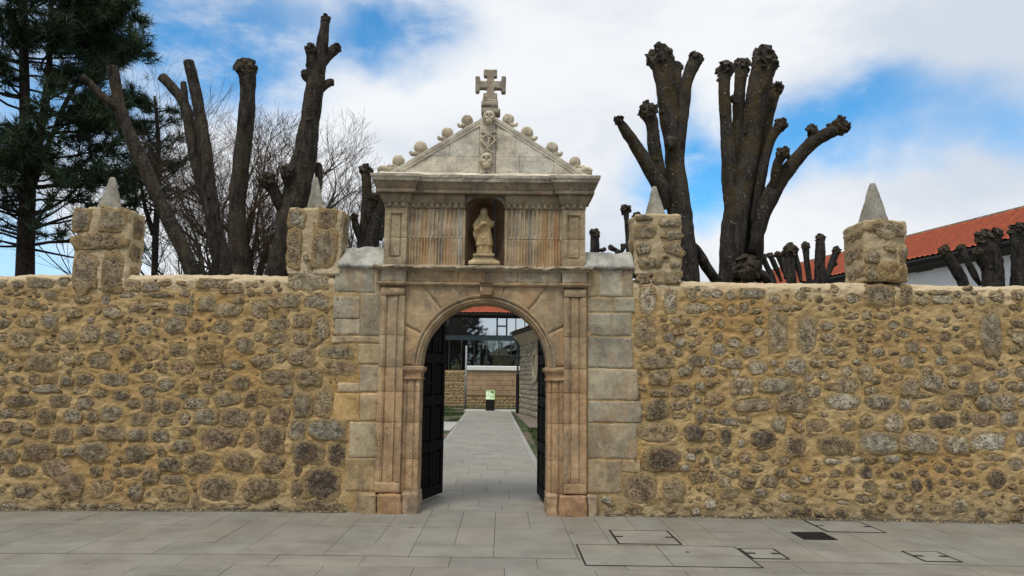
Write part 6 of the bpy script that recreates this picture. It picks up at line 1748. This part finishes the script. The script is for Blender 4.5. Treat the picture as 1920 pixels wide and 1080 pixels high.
bm = bmesh.new(); bm.faces.new([bm.verts.new(OC+d1*math.cos(2*math.pi*i/32)*(OR-.12)+Vector((0, 0, math.sin(2*math.pi*i/32)*(OR-.12)))+n1*.012) for i in range(32)]); obj('oculus_infill', bm, 'dressing', of)
# cornice, eave tiles
def strip(z0, z1, o0, o1, name, mat):
    bm = bmesh.new(); a, b = A0-d1*.02, A0+d1*6.5
    pts = [a+n1*0, b+n1*0]; hexa(bm, [(*(a+n1*o0).xy, z0), (*(b+n1*o0).xy, z0), (*(b-n1*.1).xy, z0), (*(a-n1*.1).xy, z0), (*(a+n1*o1).xy, z1), (*(b+n1*o1).xy, z1), (*(b-n1*.1).xy, z1), (*(a-n1*.1).xy, z1)])
    bmesh.ops.recalc_face_normals(bm, faces=bm.faces); obj(name, bm, mat, cp)
strip(HC-.45, HC-.08, .03, .34, 'eave_cornice', 'dressing')
strip(HC-.08, HC, .36, .38, 'eave_slab', 'fascia')
M['oldtile'] = mat_simple('weathered_tiles', (.28, .22, .165), .95, .25, 6, .02)
a, b = A0+n1*.44-d1*.3, A0+n1*.44+d1*6.8
tiled('roof_tiles', cp, (*a.xy, HC+.03), (*b.xy, HC+.03), (*(a-n1*2.6).xy, HC+.75), (*(b-n1*2.6).xy, HC+.75), .24, 5, .06, mat='oldtile')
dp = thing('downpipe', 'dark rain downpipe at the far corner of the small stone building', 'pipe', (A0.x-.10, A0.y, 0))
bm = bmesh.new(); tube(bm, [(A0.x-.10, A0.y-.05, 0), (A0.x-.10, A0.y-.05, 1.75)], .075, 10); obj('cast_shoe', bm, 'black', dp)
bm = bmesh.new(); tube(bm, [(A0.x-.10, A0.y-.05, 1.75), (A0.x-.10, A0.y-.05, HC-.6), (A0.x-.2, A0.y-.1, HC-.25)], .045, 8); obj('upper_pipe', bm, 'slate', dp)
lp = thing('wall_lamp', 'small black wall lamp on a bracket beside the downpipe', 'lamp', (A0.x, A0.y-.6, 2.3)); p = A0+d1*.6
bm = bmesh.new(); tube(bm, [p+Vector((0, 0, 2.45)), p+n1*.25+Vector((0, 0, 2.5)), p+n1*.42+Vector((0, 0, 2.42))], .025, 6); obj('bracket', bm, 'black', lp)
bm = bmesh.new(); q = p+n1*.42; tube(bm, [q+Vector((0, 0, 2.42)), q+Vector((0, 0, 2.36)), q+Vector((0, 0, 2.2)), q+Vector((0, 0, 2.16))], [.04, .09, .07, .03], 8); obj('lantern', bm, 'black', lp)
# pole and information lectern
pp = at(872.5, 766, Z=0); pz = at(872.5, 648, pp.y).z
bm = bmesh.new(); tube(bm, [(pp.x, pp.y, -.03), (pp.x, pp.y, 1.5), (pp.x, pp.y, pz)], [.055, .052, .045], 10)
tag(obj('metal_pole', bm, 'galv', smooth=True), 'thin grey metal pole standing on the grass before the garden wall', 'pole')
lx = at(919, 770, Z=0); ly = lx.y; lk = (at(929, 750, ly).x-at(919, 750, ly).x)/10
le = thing('information_lectern', 'black information lectern with a sloping green panel at the end of the path', 'sign', (lx.x, ly, 0))
zb_ = at(919, 749, ly).z; zt2 = at(919, 733, ly).z; hw = 8.3*lk
bm = bmesh.new(); hexa(bm, [(lx.x-hw, ly-.12, 0), (lx.x+hw, ly-.12, 0), (lx.x+hw, ly+.22, 0), (lx.x-hw, ly+.22, 0), (lx.x-hw, ly-.12, zb_), (lx.x+hw, ly-.12, zb_), (lx.x+hw, ly+.22, zt2-.03), (lx.x-hw, ly+.22, zt2-.03)]); obj('stand', bm, 'black', le)
def onpanel(u0, u1, v0, v1, lift, name, mat, par):
    def q(u, v): return (lx.x+hw*u, ly-.135+.33*v, zb_+(zt2-zb_)*v+lift)
    bm = bmesh.new(); a, b = [q(u0, v0), q(u1, v0), q(u1, v1), q(u0, v1)], []
    hexa(bm, [(x, y, z-.012) for x, y, z in a]+a); return obj(name, bm, mat, par)
pn = onpanel(-1.02, 1.02, -.03, 1.03, .016, 'panel', 'panel_green', le)
for u0, u1, v0, v1 in ((-.9, -.1, .05, .28), (.0, .9, .05, .14), (-.85, -.6, .4, .85), (-.35, -.1, .4, .85), (.1, .35, .35, .7)): onpanel(u0, u1, v0, v1, .018, 'printed_text', 'panel_white', pn)
onpanel(.15, .75, .72, .92, .019, 'printed_map', 'black', pn)

# ------------------------------------------------------------------ white house on the right
wh = thing('white_house', 'long white house with a red tiled roof behind the wall on the right', 'house', (16, 24, 0))
ZE = 6.0
def e_at(px, py, Z): return at(px, py, Z=Z)
E1 = e_at(1920, 451, ZE); E2 = e_at(1706, 494, ZE)
dE = Vector((E2.x-E1.x, E2.y-E1.y, 0)).normalized()
E0_ = E1-dE*5.; E3 = E2+dE*26
nE = Vector((-dE.y, dE.x, 0)); nE = nE if nE.x < 0 else -nE             # towards the garden (left)
# roof: ridge seen at (1920,392)
best = None
for zr_ in np.linspace(ZE+.4, ZE+4, 60):
    r1 = e_at(1920, 391, zr_); r2 = e_at(1706, 447, zr_); dd = Vector((r2.x-r1.x, r2.y-r1.y, 0)).normalized(); s = dd.cross(dE).length
    off = -(Vector((r1.x, r1.y, 0))-Vector((E1.x, E1.y, 0))).dot(nE)
    if best is None or s < best[0]: best = (s, zr_, off)
zr_, off = best[1], best[2]
print('white house roof', best, E1, E2)
if not (1.5 < off < 9): off, zr_ = 3.5, ZE+1.7
th_ = .30
Wl = lambda P, o_, z: (P.x+nE.x*o_, P.y+nE.y*o_, z)
bm = bmesh.new(); OH = .55
hexa(bm, [Wl(E0_, -OH, 0), Wl(E3, -OH, 0), Wl(E3, -off*2+OH, 0), Wl(E0_, -off*2+OH, 0), Wl(E0_, -OH, ZE-.25), Wl(E3, -OH, ZE-.25), Wl(E3, -off*2+OH, ZE-.25), Wl(E0_, -off*2+OH, ZE-.25)])
bmesh.ops.recalc_face_normals(bm, faces=bm.faces); obj('wall', bm, 'white', wh)
bm = bmesh.new(); hexa(bm, [Wl(E0_, 0, ZE-.12), Wl(E3, 0, ZE-.12), Wl(E3, -OH-.1, ZE-.28), Wl(E0_, -OH-.1, ZE-.28), Wl(E0_, .0, ZE+.02), Wl(E3, .0, ZE+.02), Wl(E3, -OH-.1, ZE+.24), Wl(E0_, -OH-.1, ZE+.24)])
bmesh.ops.recalc_face_normals(bm, faces=bm.faces); obj('eave_soffit', bm, 'fascia', wh)
p0_, p1_ = E0_+nE*.08, E3+nE*.08
bm = bmesh.new(); tube(bm, [(p0_.x, p0_.y, ZE+.0), (p1_.x, p1_.y, ZE+.0)], .07, 8); obj('gutter', bm, 'black', wh)
tiled('roof_tiles', wh, Wl(E0_, .05, ZE+.10), Wl(E3, .05, ZE+.10), Wl(E0_, -off, zr_), Wl(E3, -off, zr_), .25, 4, .055)
bm = bmesh.new(); a = Wl(E0_, -off, zr_+.03); b = Wl(E3, -off, zr_+.03)
tube(bm, [a, b], .09, 8); obj('ridge', bm, 'oldtile', wh)
# small window: on the wall plane
wd = at(1733, 502, 20.)-Vector((0, 0, CAM_H)); den = wd.x*nE.x+wd.y*nE.y; tt = ((E1.x*nE.x+E1.y*nE.y)-OH)/den; WP = Vector((0, 0, CAM_H))+wd*tt
def wall_rect(name, du, z0, z1, o0, o1, mat, par):
    bm = bmesh.new(); a = WP-dE*du; b = WP+dE*du
    hexa(bm, [(*(a+nE*o1).xy, z0), (*(b+nE*o1).xy, z0), (*(b+nE*o0).xy, z0), (*(a+nE*o0).xy, z0), (*(a+nE*o1).xy, z1), (*(b+nE*o1).xy, z1), (*(b+nE*o0).xy, z1), (*(a+nE*o0).xy, z1)])
    bmesh.ops.recalc_face_normals(bm, faces=bm.faces); return obj(name, bm, mat, par)
wf = wall_rect('window', .42, WP.z-.14, WP.z+.14, -.05, .02, 'slate', wh); wall_rect('pane', .36, WP.z-.10, WP.z+.10, .0, .024, 'mirror', wf)

# ------------------------------------------------------------------ access covers and grating in the pavement
def gp(px, py): return at(px, py, Z=gz(at(px, py, Z=0).x))
def cover(label, quad, parts=1, split=None, handles=True, hole=None, wf_=.016):
    P = [gp(*q) for q in quad]   # TL TR BR BL
    x0 = (P[0].x+P[3].x)/2; x1 = (P[1].x+P[2].x)/2; y1 = (P[0].y+P[1].y)/2; y0 = (P[2].y+P[3].y)/2; cx_, cy_ = (x0+x1)/2, (y0+y1)/2; z = gz(cx_, cy_)
    t = thing('access_cover', label, 'manhole cover', (cx_, cy_, z))
    sl = (gz(x1)-gz(x0))/(x1-x0); H = lambda x: z+(x-cx_)*sl
    def plate(xa, xb, ya, yb, lift, name, mat, col=None, par=t):
        bm = bmesh.new(); hexa(bm, [(x, y, H(x)-.02) for x, y in ((xa, ya), (xb, ya), (xb, yb), (xa, yb))]+[(x, y, H(x)+lift) for x, y in ((xa, ya), (xb, ya), (xb, yb), (xa, yb))]); return obj(name, bm, mat, par, col)
    for (xa, xb, ya, yb) in ((x0, x1, y0, y0+wf_), (x0, x1, y1-wf_*.6, y1), (x0, x0+wf_, y0+wf_, y1-wf_*.6), (x1-wf_, x1, y0+wf_, y1-wf_*.6)): plate(xa, xb, ya, yb, .0050, 'frame', 'steel')
    plate(x0+wf_, x1-wf_, y0+wf_, y1-wf_*.6, .0015, 'joint_bed', 'steel')
    xs_ = [x0+wf_+.002]+[x0+(x1-x0)*s for s in (split[0] if split else ())]+[x1-wf_-.002]
    ys_ = [y0+wf_+.002]+[y0+(y1-y0)*s for s in (split[1] if split else ())]+[y1-wf_*.6-.002]
    for a, b in zip(xs_, xs_[1:]):
        for c, d in zip(ys_, ys_[1:]): plate(a+.0035, b-.0035, c+.0035, d-.0035, .0042, 'stone_inlay', 'paving', gcol(.03, (.25, .236, .20)))
    if handles:
        for s, xx in ((1, x0+wf_), (-1, x1-wf_)):
            a, b = sorted((xx, xx+s*.085)); plate(a, b, cy_-.022, cy_+.022, .0075, 'lifting_point', 'iron')
    if hole:
        p = gp(*hole); bm = bmesh.new(); bmesh.ops.create_circle(bm, cap_ends=True, segments=16, radius=.02, matrix=Matrix.Translation((p.x, p.y, H(p.x)+.0055))); obj('key_hole', bm, 'black', t)
    return t
cover('stone-inlaid access cover nearest the gateway, single pale slab in a steel frame', ((1142, 993.5), (1255, 997), (1279, 1023), (1156.5, 1019)))
cover('long low double access cover in front, divided into four strips with a small key hole', ((1081, 1021), (1381, 1026), (1431, 1067), (1095, 1059)), split=((.5,), (.5,)), handles=False, hole=(1289, 1036), wf_=.009)
cover('small access cover touching the right end of the long double cover', ((1386, 1028.6), (1454, 1029.7), (1479, 1049), (1408, 1048)))
cover('access cover lying against the foot of the right wall', ((1507.5, 976.5), (1612, 977.5), (1661, 999.6), (1550, 997)))
cover('rightmost small access cover, alone near the picture edge', ((1694, 1033.5), (1762, 1034.5), (1801, 1054), (1730, 1053)))
P = [gp(1483.5, 997.7), gp(1543, 998.4), gp(1569, 1012.6), gp(1506, 1012)]
x0, x1, y0, y1 = (P[0].x+P[3].x)/2, (P[1].x+P[2].x)/2, (P[2].y+P[3].y)/2, (P[0].y+P[1].y)/2; z = gz((x0+x1)/2)
t = thing('iron_grating', 'dark cast iron cover with a raised tread pattern, between the access covers on the right', 'grating', ((x0+x1)/2, (y0+y1)/2, z))
bm = bmesh.new(); bx(bm, x0, x1, y0, y1, z-.03, z+.005); obj('plate', bm, 'iron', t)
bm = bmesh.new(); n = 11
for i in range(n):
    for j in range(8):
        a = x0+(x1-x0)*(i+.5)/n; b = y0+(y1-y0)*(j+.5)/8; r = .011; s = 1 if (i+j) % 2 else -1
        hexa(bm, [(a-r*1.2, b-s*r*.9-.004, z+.005), (a+r*1.2, b+s*r*.9-.004, z+.005), (a+r*1.2, b+s*r*.9+.004, z+.005), (a-r*1.2, b-s*r*.9+.004, z+.005)]+[(a-r*1.2, b-s*r*.9-.004, z+.009), (a+r*1.2, b+s*r*.9-.004, z+.009), (a+r*1.2, b+s*r*.9+.004, z+.009), (a-r*1.2, b-s*r*.9+.004, z+.009)])
o = obj('tread_pattern', bm, 'steel', t); o['kind'] = 'stuff'
print('objects', len(bpy.data.objects), 'tris', sum(len(me.polygons)*2 for me in bpy.data.meshes))
